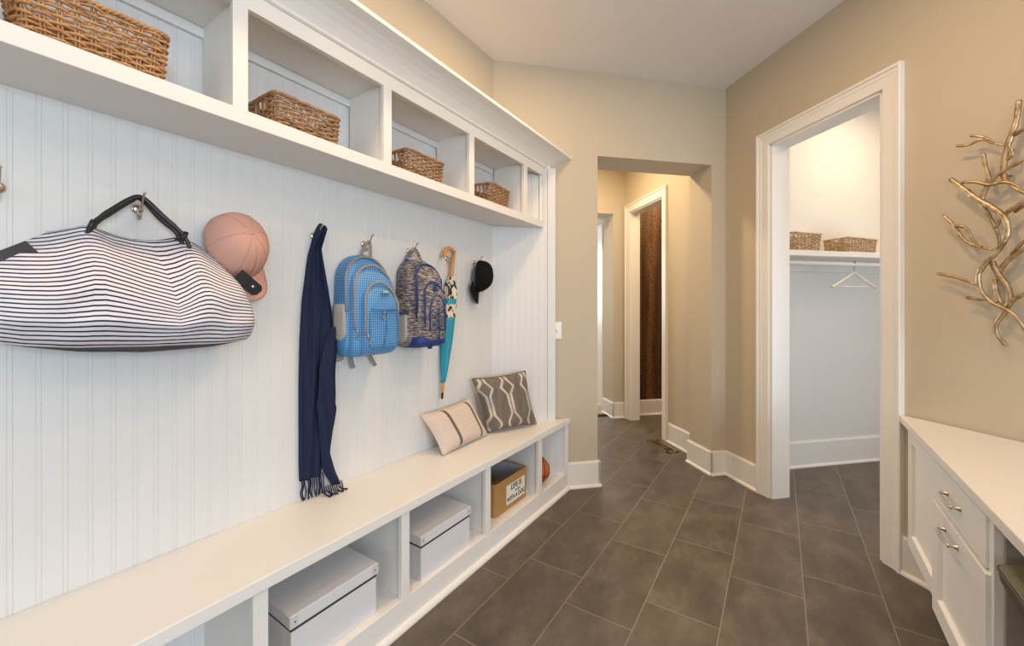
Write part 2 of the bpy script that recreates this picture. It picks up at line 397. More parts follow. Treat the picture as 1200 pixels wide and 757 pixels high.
m = MB(UV); base_run(m, (HU+.1, 4.075), (3.5, 4.075), (0,-1)); m.build('baseboard_powder', M['white'], kind='structure')
m = MB(UV); base_run(m, (UC+.125, FV), (3.9, FV), (0,-1), h=.19); base_run(m, (3.9, FV), (3.9, .8), (-1,0), h=.19); m.build('baseboard_closet', M['white'], kind='structure')
m = MB(UV); base_run(m, (2.0, 4.56), (2.0, 6.3), (-1,0)); m.build('baseboard_beyond', M['white'], kind='structure')

# ---- door casings (profiled) and jamb linings
def casing(m, uf, sgn, v0, v1, zt, w=.082):
    # stepped profile across the width: (from opening edge outwards, projection)
    pr = [(0,0),(0,.012),(.004,.014),(.046,.016),(.050,.019),(.066,.021),(.068,.027),(w-.003,.029),(w,.026),(w,0)]
    def leg(ve, s):
        m.sweep(pr, lambda p: (uf+sgn*p[1], ve+s*p[0], 0), lambda p: (uf+sgn*p[1], ve+s*p[0], zt+p[0]))
    leg(v0, -1); leg(v1, 1)
    m.sweep(pr, lambda p: (uf+sgn*p[1], v0-p[0], zt+p[0]), lambda p: (uf+sgn*p[1], v1+p[0], zt+p[0]))
m = MB(UV); casing(m, UC, -1, CD0, CD1, CDZ-.005); casing(m, UC+.125, 1, CD0, CD1, CDZ-.005); m.build('trim_closet_casing', M['white'], kind='structure')
m = MB(UV); m.box(UC-.001, UC+.126, CD1-.018, CD1+.004, 0, CDZ); m.box(UC-.001, UC+.126, CD0-.004, CD0+.018, 0, CDZ); m.box(UC-.001, UC+.126, CD0, CD1, CDZ-.018, CDZ+.004)
m.build('trim_closet_jamb', M['white'], kind='structure')
m = MB(UV); casing(m, HU, -1, 3.30, 3.905, 2.185); m.build('trim_powder_casing', M['white'], kind='structure')
m = MB(UV); m.box(HU-.001, HU+.101, 3.893, 3.92, 0, 2.19); m.box(HU-.001, HU+.101, 3.285, 3.312, 0, 2.19); m.box(HU-.001, HU+.101, 3.29, 3.92, 2.172, 2.195); m.build('trim_powder_jamb', M['white'], kind='structure')
m = MB(UV); casing(m, 2.0, -1, 4.55, 5.3, 2.05, w=.12); m.build('trim_beyond_casing', M['white'], kind='structure')
m = MB(UV); m.box(1.988, 1.999, 4.55, 5.3, 0, 2.05); m.build('door_1', M['white'], kind='structure')

# ---- beadboard behind the hooks, with grooves, and the narrow rail inside the cubbies
Y0 = -1.0
def bead_profile(y0, y1, step, x0, x1):
    pr = [(x0, y0)]; y = y0
    while y < y1-1e-6:
        b = min(y+step, y1)
        pr += [(x1, y+.0006), (x1, b-.0100), (x1-.0012, b-.0094), (x1-.0012, b-.0088), (x1-.0001, b-.0076), (x1-.0001, b-.0018), (x1-.0012, b-.0006), (x1-.0012, b)]
        y = b
    pr.append((x0, y1)); return pr
XB = -1.485
m = MB(); m.sweep(bead_profile(Y0, 2.062, .0436, -1.4995, XB), lambda p: (p[0], p[1]+.004, .0), lambda p: (p[0], p[1]+.004, 2.15)); m.build('trim_beadboard', M['bead'], kind='structure')
VP = 2.474
m = MB(UV); m.sweep(bead_profile(.325, .742, .0436, -FV+.001, -VP), lambda p: (p[1], -p[0], .0), lambda p: (p[1], -p[0], 2.15)); m.box(.728, .778, VP-.010, FV-.0005, .46, 2.066); m.sweep(bead_profile(.742, .868, .0436, -FV+.001, -VP), lambda p: (p[1], -p[0], .10), lambda p: (p[1], -p[0], .424)); m.build('trim_niche_panel', M['bead'], kind='structure')
MB().box(XB-.001, XB+.014, Y0, 2.00, 2.0, 2.03).build('trim_cubby_rail', M['bead'], bevel=.002, kind='structure')
MB().sweep([(-1.148,0),(-1.130,0),(-1.130,.008),(-1.134,.016),(-1.142,.021),(-1.148,.022)], lambda p: (p[0], Y0, p[1]), lambda p: (p[0], p[0]+3.535, p[1])).build('trim_bench_shoe', M['white'], kind='structure')

# ================================================================== BENCH
b = thing('storage_bench', 'long white built-in bench with open cubbies below a beadboard wall', 'bench', (-1.3, .7, 0))
fy = lambda x, v=2.495: x+v/r2
XF = -1.147
MB().prism([(XB, Y0), (-1.136, Y0), (-1.136, fy(-1.136)), (XB, fy(XB, VP-.004))], .424, .46).build('bench_top', M['white'], b, bevel=.003)
MB().prism([(XB, Y0), (XF, Y0), (XF, fy(XF)), (XB, fy(XB, VP-.004))], .0, .108).build('plinth', M['white'], b, bevel=.002)
for yc in (-.98, -.482, .02, .521, 1.018, 1.523, 2.02): MB().box(XF-.02, XF, yc-.019, yc+.019, .107, .425).build('stile', M['white'], b, bevel=.0015)
m = MB(); m.prism([(XF-.02, 2.335), (XF, 2.335), (XF, fy(XF)), (XF-.02, fy(XF-.02))], .107, .425)
m.build('stile', M['white'], b, bevel=.0015)
for yc in (-.98, -.482, .02, .521, 1.018, 1.523, 2.02):
    MB().box(XB+.0005, XF-.015, yc-.010, yc+.010, .106, .4255).build('divider', M['white'], b)

# ================================================================== UPPER CUBBIES
c = thing('wall_cubby_unit', 'white built-in row of open cubbies with crown moulding above the hooks', 'shelving', (-1.36, .7, 1.685))
XU = -1.247
ey = lambda x: x+(VP-.0125)/r2
MB().prism([(XB, Y0), (XU, Y0), (XU, ey(XU)), (XB, ey(XB))], 1.685, 1.727).build('bottom_shelf', M['white'], c, bevel=.0015)
MB().prism([(XB, Y0), (XU-.01, Y0), (XU-.01, ey(XU-.01)), (XB, ey(XB))], 2.031, 2.064).build('top_board', M['white'], c)
for yc in (-.98, -.482, .02, .514, 1.018, 1.523, 2.02): MB().box(XU-.018, XU, yc-.019, yc+.019, 1.726, 2.016).build('stile', M['white'], c, bevel=.001)
MB().prism([(XU-.018, 2.225), (XU, 2.225), (XU, ey(XU)), (XU-.018, ey(XU-.018))], 1.726, 2.016).build('stile', M['white'], c, bevel=.001)
m = MB(); m.prism([(XU-.018, Y0), (XU, Y0), (XU, ey(XU)), (XU-.018, ey(XU-.018))], 2.015, 2.066)
m.build('top_rail', M['white'], c, bevel=.001)
for yc in (-.98, -.482, .02, .514, 1.018, 1.523, 2.02):
    MB().box(XB+.0145, XU-.012, yc-.010, yc+.010, 1.7265, 2.032).build('divider', M['white'], c)
pr = [(XB, 2.066), (XU+.004, 2.066), (XU+.010, 2.070), (XU+.010, 2.077), (XU+.013, 2.082), (XU+.022, 2.093), (XU+.036, 2.108), (XU+.055, 2.124), (XU+.078, 2.137), (XU+.098, 2.143), (XU+.106, 2.145), (XU+.114, 2.148), (XU+.114, 2.162), (XU+.112, 2.164), (XB, 2.164)]
MB().sweep(pr, lambda p: (p[0], Y0, p[1]), lambda p: (p[0], p[0]+(FV-.001)/r2, p[1])).build('crown_moulding', M['white'], c)

# ================================================================== HOOKS
def make_hook(loc, label, rz=0):
    t = thing('coat_hook', label, 'hook', loc, 'satin nickel double hooks on the beadboard', rz)
    m = MB(); m.lathe([(.0001,0),(.013,0),(.014,.002),(.012,.005),(.006,.008),(.0001,.008)], (0,0,0), (1,0,0)); o = m.build('base_plate', M['nickel'], t, smooth=True, keep=True)
    up = spline([(.006,0,.002),(.020,0,-.003),(.036,0,.001),(.048,0,.012),(.056,0,.027),(.066,0,.034)], 5)
    m = MB(); m.tube(up, [lerp(.0036,.0026,k/(len(up)-1)) for k in range(len(up))], 8); m.sphere((.066,0,.034), .0036, 10); m.build('upper_prong', M['nickel'], t, smooth=True, keep=True)
    lo = spline([(.008,0,-.003),(.010,0,-.018),(.016,0,-.028),(.024,0,-.027),(.029,0,-.018)], 5)
    m = MB(); m.tube(lo, [lerp(.0036,.0026,k/(len(lo)-1)) for k in range(len(lo))], 8); m.sphere((.029,0,-.017), .0036, 10); m.build('lower_prong', M['nickel'], t, smooth=True, keep=True)
    return t
hk = [(.113, 'double hook alone at the left edge, left of the striped bag'), (.354, 'double hook holding the black handles of the striped duffel'),
      (.860, 'double hook at the top of the navy scarf'), (1.083, 'double hook holding the bright blue backpack'),
      (1.335, 'double hook holding the grey heathered backpack'), (1.60, 'double hook behind the crook of the wooden umbrella handle'), (1.83, 'double hook holding the black cap')]
h0 = make_hook((XB+.0002, hk[0][0], 1.447), hk[0][1])
for y, l in hk[1:]: dup(h0, (XB+.0002, y, 1.447 if y < 1.5 else 1.440), 0, l)
h = make_hook((XB+.0002, .605, 1.42), 'double hook hidden behind the pink cap') if False else None

# ================================================================== STRIPED DUFFEL
bag = thing('duffel_bag', 'navy and white striped canvas duffel bag hanging by black handles', 'bag', (-1.40, .34, 1.07))
top_tab = [(-1, 1.245), (-.93, 1.285), (-.82, 1.322), (-.55, 1.352), (-.2, 1.366), (.0, 1.372), (.28, 1.368), (.48, 1.352), (.66, 1.318), (.82, 1.275), (.93, 1.235), (1, 1.205)]
BC, BW = .335, .262
def bag_half(t):      # half width in y at height fraction t
    return BW*interp([(0, .985), (.06, 1.0), (.2, 1.0), (.4, .985), (.6, .945), (.8, .86), (.92, .72), (1, .58)], t)
def bag_depth(t): return interp([(0, .060), (.05, .078), (.2, .094), (.45, .088), (.7, .062), (.88, .034), (1, .012)], t)
def bag_fn(a, t):
    ang = a*2*PI
    ca, sa = math.cos(ang), math.sin(ang)
    e = .52
    sx = math.copysign(abs(ca)**e, ca); sy = math.copysign(abs(sa)**.8, sa)
    y = BC+bag_half(t)*sx
    tt = 1.355+.020*math.exp(-((y-.25)/.05)**2)+.020*math.exp(-((y-.45)/.05)**2)-.12*max(0, abs(y-.34)-.10)
    tt -= .35*max(0, y-.50)*t
    zb = interp([(.07, 1.106), (.14, 1.090), (.22, 1.080), (.34, 1.074), (.5, 1.070), (.6, 1.074)], y)
    z = zb+(tt-zb)*t
    z -= (.024*math.exp(-((y-.385)/.042)**2)-.010*math.exp(-((y-.25)/.04)**2)-.008*math.exp(-((y-.46)/.03)**2))*math.sin(PI*t)*(1 if t > .45 else t/.45)
    d = bag_depth(t)
    wr = .006*math.sin(y*95+t*9)*t*t + .0035*math.sin(y*41-t*14) + .010*t*math.exp(-((abs(y-.25+.10*(1-t)))/.02)**2) - .010*t*math.exp(-((abs(y-.45-.08*(1-t)))/.02)**2)
    x = -1.470+ d + d*sy*(1) + (wr if sy > .1 else 0)
    return (max(x, XB+.003), y, z)
m = MB()
NU, NV = 121, 46
m.grid(lambda i, j: bag_fn(i, j), NU, NV)
body = m.build('canvas_body', M['stripe'], bag, smooth=True)
m = MB()
def base_ring(sc_, dz):
    out = []
    for k in range(80):
        p = bag_fn(k/80, 0); mid = max(0, 1-((p[1]-BC)/.25)**2)
        out.append((lerp(-1.40, p[0], sc_), lerp(BC, p[1], sc_), p[2]+.002-dz*(.15+.85*mid)))
    return out
m.rings([base_ring(.995, 0), base_ring(1.001, .004), base_ring(.985, .010), base_ring(.93, .015), base_ring(.6, .018), base_ring(.2, .019)])
m.build('base_panel', M['greybase'], bag, smooth=True)
m = MB(); m.grid(lambda i, j: (bag_fn(i, 1)[0], bag_fn(i, 1)[1], bag_fn(i, 1)[2]+.001) if j == 0 else (-1.458, BC+(bag_fn(i, 1)[1]-BC)*.95, bag_fn(i, 1)[2]+.003), NU, 2); m.build('zip_top', M['blackl'], bag, smooth=True)
hx = -1.450
for k, (dx, dz, dy) in enumerate(((.010, 0, 0), (-.010, .002, .006))):
    pts = spline([(-1.425+dx*1.2, .243+dy, 1.345), (-1.430+dx, .258+dy, 1.385), (-1.437+dx, .300+dy, 1.432+dz), (hx+dx, .330+dy, 1.4615+dz), (hx+dx, .348, 1.472+dz), (hx+dx, .366, 1.4625+dz), (-1.440+dx, .398-dy, 1.425+dz), (-1.430+dx, .436-dy, 1.385), (-1.425+dx*1.2, .452-dy, 1.345)], 6)
    n = len(pts); rad = [.0052 if (i < 9 or i > n-10) else .0068 for i in range(n)]
    hd = MB().tube(pts, rad, 10).build('handle', M['blackl'], bag, smooth=True)
    for yy, q in ((.246+dy, pts[5]), (.449-dy, pts[-6])):
        MB().tube([(q[0], q[1]-.004, q[2]-.012), (q[0]+.001, q[1], q[2]), (q[0], q[1]+.004, q[2]+.012)], .0066, 10).build('handle_ring', M['blackl'], hd, smooth=True)
# leather tab at the right end with a rivet, and the strap end at the left
def strap_plate(c, d1, d2, nrm, L, W, th):
    c, d1, d2, nrm = Vector(c), Vector(d1).normalized(), Vector(d2).normalized(), Vector(nrm).normalized()
    out = [(-L/2,-W/2), (L/2-.010,-W/2), (L/2,-W/2+.010), (L/2,W/2-.010), (L/2-.010,W/2), (-L/2,W/2)]
    m = MB(); m.sweep(out, lambda p: c+d1*p[0]+d2*p[1]-nrm*th/2, lambda p: c+d1*p[0]+d2*p[1]+nrm*th/2); return m
d1 = Vector((-.02,.72,-.62)); nn = Vector((.95,-.28,-.05)); d2 = nn.cross(d1)
tb = strap_plate((-1.392, .596, 1.250), d1, d2, nn, .085, .040, .005).build('end_tab', M['blackl'], bag, bevel=.0015)
MB().lathe([(.0001,-.001),(.0045,-.001),(.0045,.002),(.002,.003),(.0001,.003)], (-1.392+.004, .607, 1.2405), nn, 12).build('rivet', M['nickel'], tb, smooth=True)
d1 = Vector((.05,-.76,-.56)); d2 = nn.cross(d1)
strap_plate((-1.385, .108, 1.272), d1, d2, nn, .12, .034, .005).build('end_tab', M['blackl'], bag, bevel=.0015)

# ================================================================== CAPS
def cap_parts(t, mcrown, mseam, scale=1.0):
    RX, RY, HZ = .090*scale, .077*scale, .084*scale
    def dome(i, j):
        a = i*2*PI; p = j*PI/2
        r = math.cos(p)**.72; z = HZ*math.sin(p)**1.0
        return (RX*r*math.cos(a)*(1+.05*(1-j)*math.cos(a)), RY*r*math.sin(a), z+.012*math.cos(a)*(1-j)*scale*-1)
    MB().grid(dome, 49, 16).build('crown', mcrown, t, smooth=True, solid=.003, keep=True)
    for k in range(6):
        a = (k+.5)/6
        MB().tube([Vector(dome(a, j/14))*1.012 for j in range(1, 14)], .0012*scale, 5).build('seam', mseam, t, smooth=True, keep=True)
    MB().sphere((0,0,HZ*1.01), .0065*scale, 12, (1,1,.6)).build('top_button', mcrown, t, smooth=True, keep=True)
    def brim(i, j):
        a = lerp(-1.12, 1.12, i); c = math.cos(a)
        rx, ry = dome(a/(2*PI) % 1, 0)[:2]
        ext = .066*scale*j*(math.cos(a*.95)**.75 if abs(a) < 1.5 else 0)
        return (rx+ext*1.05, ry+ext*.10*math.sin(a), -.010*scale-.012*scale*j*.6-.030*scale*(math.sin(a)**2)*(.35+.65*j)*.8)
    MB().grid(brim, 25, 8).build('brim', mcrown, t, smooth=True, solid=.004, keep=True)
    MB().tube([Vector(dome(i/24, 0))+Vector((0,0,.003)) for i in range(24)], .003*scale, 6, loop=True).build('sweatband', mseam, t, smooth=True, keep=True)
def orient(t, axis, brim, loc):
    z = Vector(axis).normalized(); x = Vector(brim); x = (x-z*x.dot(z)).normalized(); y = z.cross(x)
    mt = Matrix((x, y, z)).transposed().to_4x4(); mt.translation = Vector(loc); t.matrix_world = mt
cp = thing('baseball_cap', 'dusty pink baseball cap hanging behind the right end of the striped bag', 'cap')
cap_parts(cp, M['pink'], M['pinkseam'], 1.12)
orient(cp, (.93,.10,.36), (.30,.26,-.95), (-1.452, .583, 1.372))
cb = thing('baseball_cap', 'black baseball cap hanging by the niche corner right of the umbrella', 'cap')
cap_parts(cb, M['blackf'], M['blackf'], 1.0)
orient(cb, (.90,.42,.10), (.10,-.12,-1), (-1.458, 1.840, 1.362))

# ================================================================== SCARF
sc = thing('scarf', 'navy blue fringed scarf hanging from a hook down to the bench', 'scarf', (-1.46, .87, .462))
ltab = [(.462,.803),(.60,.799),(.90,.798),(1.05,.801),(1.20,.810),(1.367,.833),(1.40,.842),(1.45,.853),(1.480,.860),(1.493,.864)]
rtab = [(.462,.880),(.53,.884),(.62,.893),(.74,.905),(.92,.925),(1.02,.930),(1.12,.933),(1.16,.929),(1.25,.914),(1.33,.898),(1.40,.884),(1.46,.877),(1.480,.874),(1.493,.870)]
def sc_ring(z):
    l, r = interp(ltab, z), interp(rtab, z); n = 46; out = []
    dd = interp([(.46,.014),(.9,.020),(1.3,.018),(1.49,.010)], z)
    for k in range(n):
        s = k/(n-1); ed = math.sin(PI*s)**.35
        f = .55+.45*math.sin(2*PI*(2.6*s+.25)+1.3*math.sin(z*3.1))*math.sin(PI*s)**.3 + .18*math.sin(2*PI*6.3*s+z*7)
        out.append((-1.4795+.003+.004+dd*max(.05, f)*ed+.006*ed, lerp(l, r, s), z))
    for k in range(n-2, 0, -1):
        s = k/(n-1); out.append((-1.4785, lerp(l, r, s), z))
    if z > 1.40:
        q = min(1, (z-1.40)/.07); out = [(-1.479+(p[0]+1.479)*lerp(1, 3.2 if p[0] > -1.476 else 1, q)+.010*q, p[1], p[2]) for p in out]
    if z > 1.462:
        q = ((z-1.462)/.031)**2; out = [(lerp(p[0], -1.448, q*.85), lerp(p[1], .864, q*.8), p[2]) for p in out]
    return out
m = MB(); m.rings([sc_ring(lerp(.535, 1.493, (k/70))) for k in range(71)]); m.build('cloth', M['navy'], sc, smooth=True)
# overlapping loose layer that crosses the front and trails to the right at the bottom
def lay(i, j):
    z = lerp(1.10, .49, j)
    l = interp([(.49,.905),(.56,.872),(.66,.866),(.80,.850),(.95,.858),(1.10,.905)], z); r = interp([(.49,.945),(.54,.925),(.62,.902),(.70,.909),(.78,.926),(.84,.928),(.92,.927),(1.0,.932),(1.10,.942)], z)
    return (-1.4425+.012*math.sin(PI*i)+.006*math.sin(i*9+z*16)-.010*(1-math.sin(PI*min(1,j*2))**.4)*(j<.5), lerp(l, r, i), z)
MB().grid(lay, 16, 40).build('loose_layer', M['navy'], sc, smooth=True, solid=.005)
m = MB()
for k in range(13):
    y = lerp(.806, .886, k/12)+random.uniform(-.002,.002); x0 = -1.463+random.uniform(-.006,.006)
    q = spline([(x0, y, .540), (x0+.003, y+random.uniform(-.004,.004), .515), (x0+.004, y+random.uniform(-.006,.006), .490), (x0+.008, y+random.uniform(-.008,.010), .4655)], 4)
    m.tube(q, [.0022]*(len(q)-1)+[.003], 5)
for k in range(11):
    t = k/10; y = lerp(.868, .948, t); 
    q = spline([(-1.440, y, .495), (-1.436, y+.004, .476), (-1.428+random.uniform(-.004,.006), y+.008+random.uniform(-.006,.006), .465), (-1.415+random.uniform(-.006,.01), y+.014+random.uniform(-.01,.01), .4645)], 4)
    m.tube(q, [.0024]*(len(q)-1)+[.0034], 5)
fr = m.build('fringe', M['navy'], sc, smooth=True); fr['kind'] = 'stuff'

# ================================================================== BACKPACKS
def sring(z, yc, hw, xb, xf, e=.35, n=48):
    out = []; xc, hd = (xb+xf)/2, (xf-xb)/2
    for k in range(n):
        a = 2*PI*k/n; c_, s_ = math.cos(a), math.sin(a)
        out.append((xc+hd*math.copysign(abs(s_)**e, s_), yc+hw*math.copysign(abs(c_)**e, c_), z))
    return out
def pod(m, z0, z1, yc, hw, xb, xf, rt=.09, rb=.03, e=.35, ft=.55, lean=0, n=30):
    """rounded pouch: arch top of height rt, rounded bottom rb; front pulls back towards the top by ft"""
    rr = []
    for k in range(n+1):
        t = k/n; t = .5-.5*math.cos(PI*t); z = lerp(z0, z1, t); w = 1; d = 1
        if z > z1-rt: q = (z-(z1-rt))/rt; w = math.sqrt(max(0, 1-q**2.4)); d = lerp(1, ft, q**1.6)
        if z < z0+rb: q = 1-(z-z0)/rb; w *= 1-.14*q*q; d *= 1-.28*q*q
        d *= lerp(1, .92, t)
        rr.append(sring(z, yc+lean*(z-z0), hw*max(w, .06)*lerp(1.03, .93, t), xb, xb+(xf-xb)*d, e))
    m.rings(rr); return m
def arc(yc, hw, z0, zs, zt, x0, xs, xt, n=14, lean=0, drop=0):
    """path of a zip: up the left side, over an arch, down the right side"""
    p = [(x0, yc-hw, z0), (xs, yc-hw, zs)]
    for k in range(1, n):
        a = PI-PI*k/n; p.append((lerp(xs, xt, math.sin(a)), yc+hw*math.cos(a), zs+(zt-zs)*math.sin(a)))
    p += [(xs, yc+hw, zs), (x0, yc+hw, z0+drop)]
    return [Vector((q[0], q[1]+lean*(q[2]-z0), q[2])) for q in p]
# --- bright blue
bp = thing('backpack', 'bright blue dotted backpack with grey zips hanging right of the scarf', 'backpack', (-1.40, 1.04, .985))
BX = XB+.006
m = MB(); pod(m, .988, 1.392, 1.038, .106, BX, -1.372, rt=.12, rb=.05, ft=.6); m.build('main_body', M['dot'], bp, smooth=True)
m = MB(); pod(m, .984, 1.352, 1.042, .100, BX+.03, -1.338, rt=.11, rb=.04, ft=.55); fp1 = m.build('middle_compartment', M['dot'], bp, smooth=True)
m = MB(); pod(m, .990, 1.283, 1.050, .083, BX+.05, -1.305, rt=.10, rb=.045, ft=.62); fp2 = m.build('front_pocket', M['dot'], bp, smooth=True)
for par, path in ((bp, arc(1.038, .1035, 1.16, 1.268, 1.382, -1.383, -1.388, -1.405)), (fp1, arc(1.042, .094, 1.09, 1.235, 1.345, -1.350, -1.352, -1.372)), (fp2, arc(1.050, .078, 1.072, 1.180, 1.276, -1.318, -1.318, -1.337))):
    MB().tube(spline(path, 3), .0052, 8, flat=.8).build('zip', M['greytrim'], par, smooth=True)
for q, par in (((-1.337, .948, 1.070), fp1), ((-1.305, .972, 1.050), fp2), ((-1.300, 1.042, 1.140), fp2)):
    m = MB(); m.tube([(q[0], q[1], q[2]+.022), (q[0]+.003, q[1]+.001, q[2]+.008)], .0035, 6)
    m.tube([(q[0]+.003, q[1]-.005, q[2]-.008), (q[0]+.003, q[1], q[2]+.010), (q[0]+.003, q[1]+.006, q[2]-.008), (q[0]+.003, q[1], q[2]-.014)], .0022, 6, loop=True); m.build('zip_pull', M['pulls'], par, smooth=True)
MB().tube([(-1.3035, .990, 1.170), (-1.3005, 1.05, 1.168), (-1.3035, 1.112, 1.166)], .0055, 8, flat=.5).build('slit_zip', M['bluepl'], fp2, smooth=True)
MB().tube([(-1.302, 1.064, 1.160), (-1.301, 1.056, 1.08), (-1.306, 1.045, 1.015)], .0022, 6).build('piping', M['bluepl'], fp2, smooth=True)
MB().tube(spline([(-1.303, .985, 1.16), (-1.305, .980, 1.06), (-1.312, .990, 1.02), (-1.314, 1.05, 1.008), (-1.312, 1.11, 1.02), (-1.306, 1.122, 1.08), (-1.308, 1.12, 1.16)], 4), .0022, 6).build('piping', M['bluepl'], fp2, smooth=True)
bd = MB().box(-1.3150, -1.309, 1.038, 1.078, 1.224, 1.236).build('badge', M['tealb'], fp2, bevel=.004)
MB().box(-1.313, -1.3065, 1.047, 1.071, 1.234, 1.240).build('badge_mark', M['yellow'], bd, bevel=.002)
m = MB(); pod(m, 1.050, 1.19, .936, .012, BX+.02, -1.385, rt=.03, rb=.03, ft=.9); m.build('side_pocket', M['greymesh'], bp, smooth=True)
MB().tube(spline([(-1.462, 1.050, 1.375), (-1.455, 1.062, 1.42), (-1.448, 1.076, 1.448), (-1.447, 1.083, 1.4525), (-1.448, 1.090, 1.448), (-1.455, 1.098, 1.42), (-1.462, 1.105, 1.375)], 6), .0062, 8, flat=.4).build('hanging_loop', M['greytrim'], bp, smooth=True)
for y0, y1, zt in ((1.005, 1.012, .928), (1.100, 1.118, .925)):
    MB().tube(spline([(-1.465, y0, 1.0), (-1.458, y0, .965), (-1.455, lerp(y0,y1,.6), .942), (-1.45, y1, zt)], 5), .009, 8, flat=.25, flatdir=(1,0,0)).build('strap_end', M['greytrim'], bp, smooth=True)
MB().tube(spline([(-1.470, .936, 1.05), (-1.462, .925, 1.0), (-1.456, .94, .972), (-1.45, .965, .978)], 5), .010, 8, flat=.25, flatdir=(1,0,0)).build('strap_end', M['greytrim'], bp, smooth=True)
# --- heathered grey
gp = thing('backpack', 'grey heathered backpack with royal blue trim hanging beside the umbrella', 'backpack', (-1.40, 1.33, .985))
m = MB(); pod(m, 1.000, 1.405, 1.328, .094, BX, -1.375, rt=.09, rb=.04, ft=.65, lean=.03); m.build('main_body', M['heather'], gp, smooth=True)
m = MB(); pod(m, .998, 1.385, 1.345, .081, BX+.03, -1.345, rt=.09, rb=.04, ft=.6, lean=.03); g1 = m.build('middle_compartment', M['heather'], gp, smooth=True)
m = MB(); pod(m, 1.006, 1.300, 1.356, .066, BX+.05, -1.318, rt=.08, rb=.04, ft=.6, lean=.03); g2 = m.build('front_pocket', M['heather'], gp, smooth=True)
m = MB(); pod(m, .994, 1.052, 1.346, .090, BX+.004, -1.316, rt=.012, rb=.03, ft=.97, lean=.03); m.build('bottom_panel', M['royal'], gp, smooth=True)
for par, path, r in ((g1, arc(1.345, .078, 1.13, 1.295, 1.378, -1.356, -1.360, -1.382, lean=.03), .0045), (g2, arc(1.356, .063, 1.10, 1.215, 1.295, -1.330, -1.333, -1.352, lean=.03), .0045), (g2, arc(1.362, .050, 1.07, 1.14, 1.235, -1.317, -1.318, -1.328, lean=.03), .004)):
    MB().tube(spline(path, 3), r, 8, flat=.8).build('trim_piping', M['royal'], par, smooth=True)
MB().tube([(-1.362, 1.270, 1.36), (-1.352, 1.268, 1.25), (-1.350, 1.266, 1.14)], .005, 8, flat=.5).build('zip', M['royal'], g1, smooth=True)
MB().tube([(-1.348, 1.266, 1.15), (-1.343, 1.266, 1.128)], .0035, 6).build('zip_pull', M['pulls'], g1, smooth=True)
tb = MB().box(-1.334, -1.326, 1.350, 1.368, 1.245, 1.292).build('lash_tab', M['royal'], g2, bevel=.003)
MB().tube([(-1.325, 1.359+.009*math.cos(a*PI/6), 1.238+.009*math.sin(a*PI/6)) for a in range(12)], .0016, 6, loop=True).build('ring', M['pulls'], tb, smooth=True)
for p in ([(-1.316, 1.325, 1.16), (-1.312, 1.40, 1.13), (-1.312, 1.325, 1.10), (-1.312, 1.40, 1.07)], [(-1.316, 1.40, 1.16), (-1.312, 1.325, 1.13), (-1.312, 1.40, 1.10), (-1.312, 1.325, 1.07)], [(-1.311, 1.362, 1.18), (-1.308, 1.362, 1.10), (-1.310, 1.360, 1.03)]):
    MB().tube(p, .0024, 6).build('bungee_cord', M['royal'], g2, smooth=True)
m = MB(); pod(m, 1.022, 1.15, 1.240, .012, BX+.02, -1.385, rt=.02, rb=.03, ft=.95); sp = m.build('side_pocket', M['greymesh'], gp, smooth=True)
MB().tube([(-1.462, 1.228, 1.150), (-1.42, 1.226, 1.150), (-1.39, 1.232, 1.150), (-1.383, 1.245, 1.150)], .0045, 8).build('pocket_binding', M['royal'], sp, smooth=True)
hl = MB().tube(spline([(-1.452, 1.285, 1.378), (-1.450, 1.300, 1.415), (-1.446, 1.322, 1.444), (-1.446, 1.337, 1.4515), (-1.446, 1.352, 1.444), (-1.450, 1.376, 1.415), (-1.452, 1.392, 1.382)], 6), .0095, 8, flat=.4, flatdir=(1,0,0)).build('carry_handle', M['heather'], gp, smooth=True)
for q in (((-1.451, 1.283, 1.372), (-1.448, 1.294, 1.402)), ((-1.448, 1.384, 1.402), (-1.451, 1.394, 1.372))):
    MB().tube(q, .0108, 8, flat=.45, flatdir=(1,0,0)).build('handle_patch', M['royal'], hl, smooth=True)
MB().box(-1.36, -1.345, 1.335, 1.355, .985, .998).build('strap_loop', M['royal'], gp, bevel=.003)

# ================================================================== UMBRELLA
um = thing('umbrella', 'closed teal umbrella with bent wood handle and black and cream print band', 'umbrella', (-1.44, 1.56, .70))
A, Bq = Vector((-1.452, 1.603, 1.345)), Vector((-1.452, 1.531, .712))
ax = (Bq-A).normalized()
def along(z): return A+(Bq-A)*((A.z-z)/(A.z-Bq.z))
hd = spline([along(1.335), along(1.38), (-1.452, 1.614, 1.425), (-1.450, 1.617, 1.455), (-1.446, 1.605, 1.478), (-1.440, 1.575, 1.487), (-1.435, 1.545, 1.478), (-1.433, 1.530, 1.456), (-1.434, 1.533, 1.436)], 6)
MB().tube(hd, .0108, 12).build('crook_handle', M['wood'], um, smooth=True)
def fold(z, r, n=40, am=.10):
    c_ = along(z); out = []
    for k in range(n):
        a = 2*PI*k/n; q = r*1.16*(1+am*math.sin(8*a+z*9)); out.append((c_.x+q*math.cos(a), c_.y+q*math.sin(a), z))
    return out
rt = [(.79,.009),(.84,.014),(.95,.022),(1.05,.0275),(1.12,.0295),(1.17,.030),(1.20,.031),(1.26,.029),(1.31,.022),(1.335,.014)]
def seg(z0, z1, nm, mat, am=.10):
    MB().rings([]) if False else None
    m = MB(); m.rings([fold(lerp(z0, z1, k/20), interp(rt, lerp(z0, z1, k/20)), am=am) for k in range(21)]); return m.build(nm, mat, um, smooth=True)
seg(.79, 1.125, 'canopy', M['teal']); seg(1.125, 1.195, 'printed_band', M['cow']); seg(1.195, 1.222, 'tie_band', M['teal'], .04); seg(1.222, 1.34, 'printed_band', M['cow'], .14)
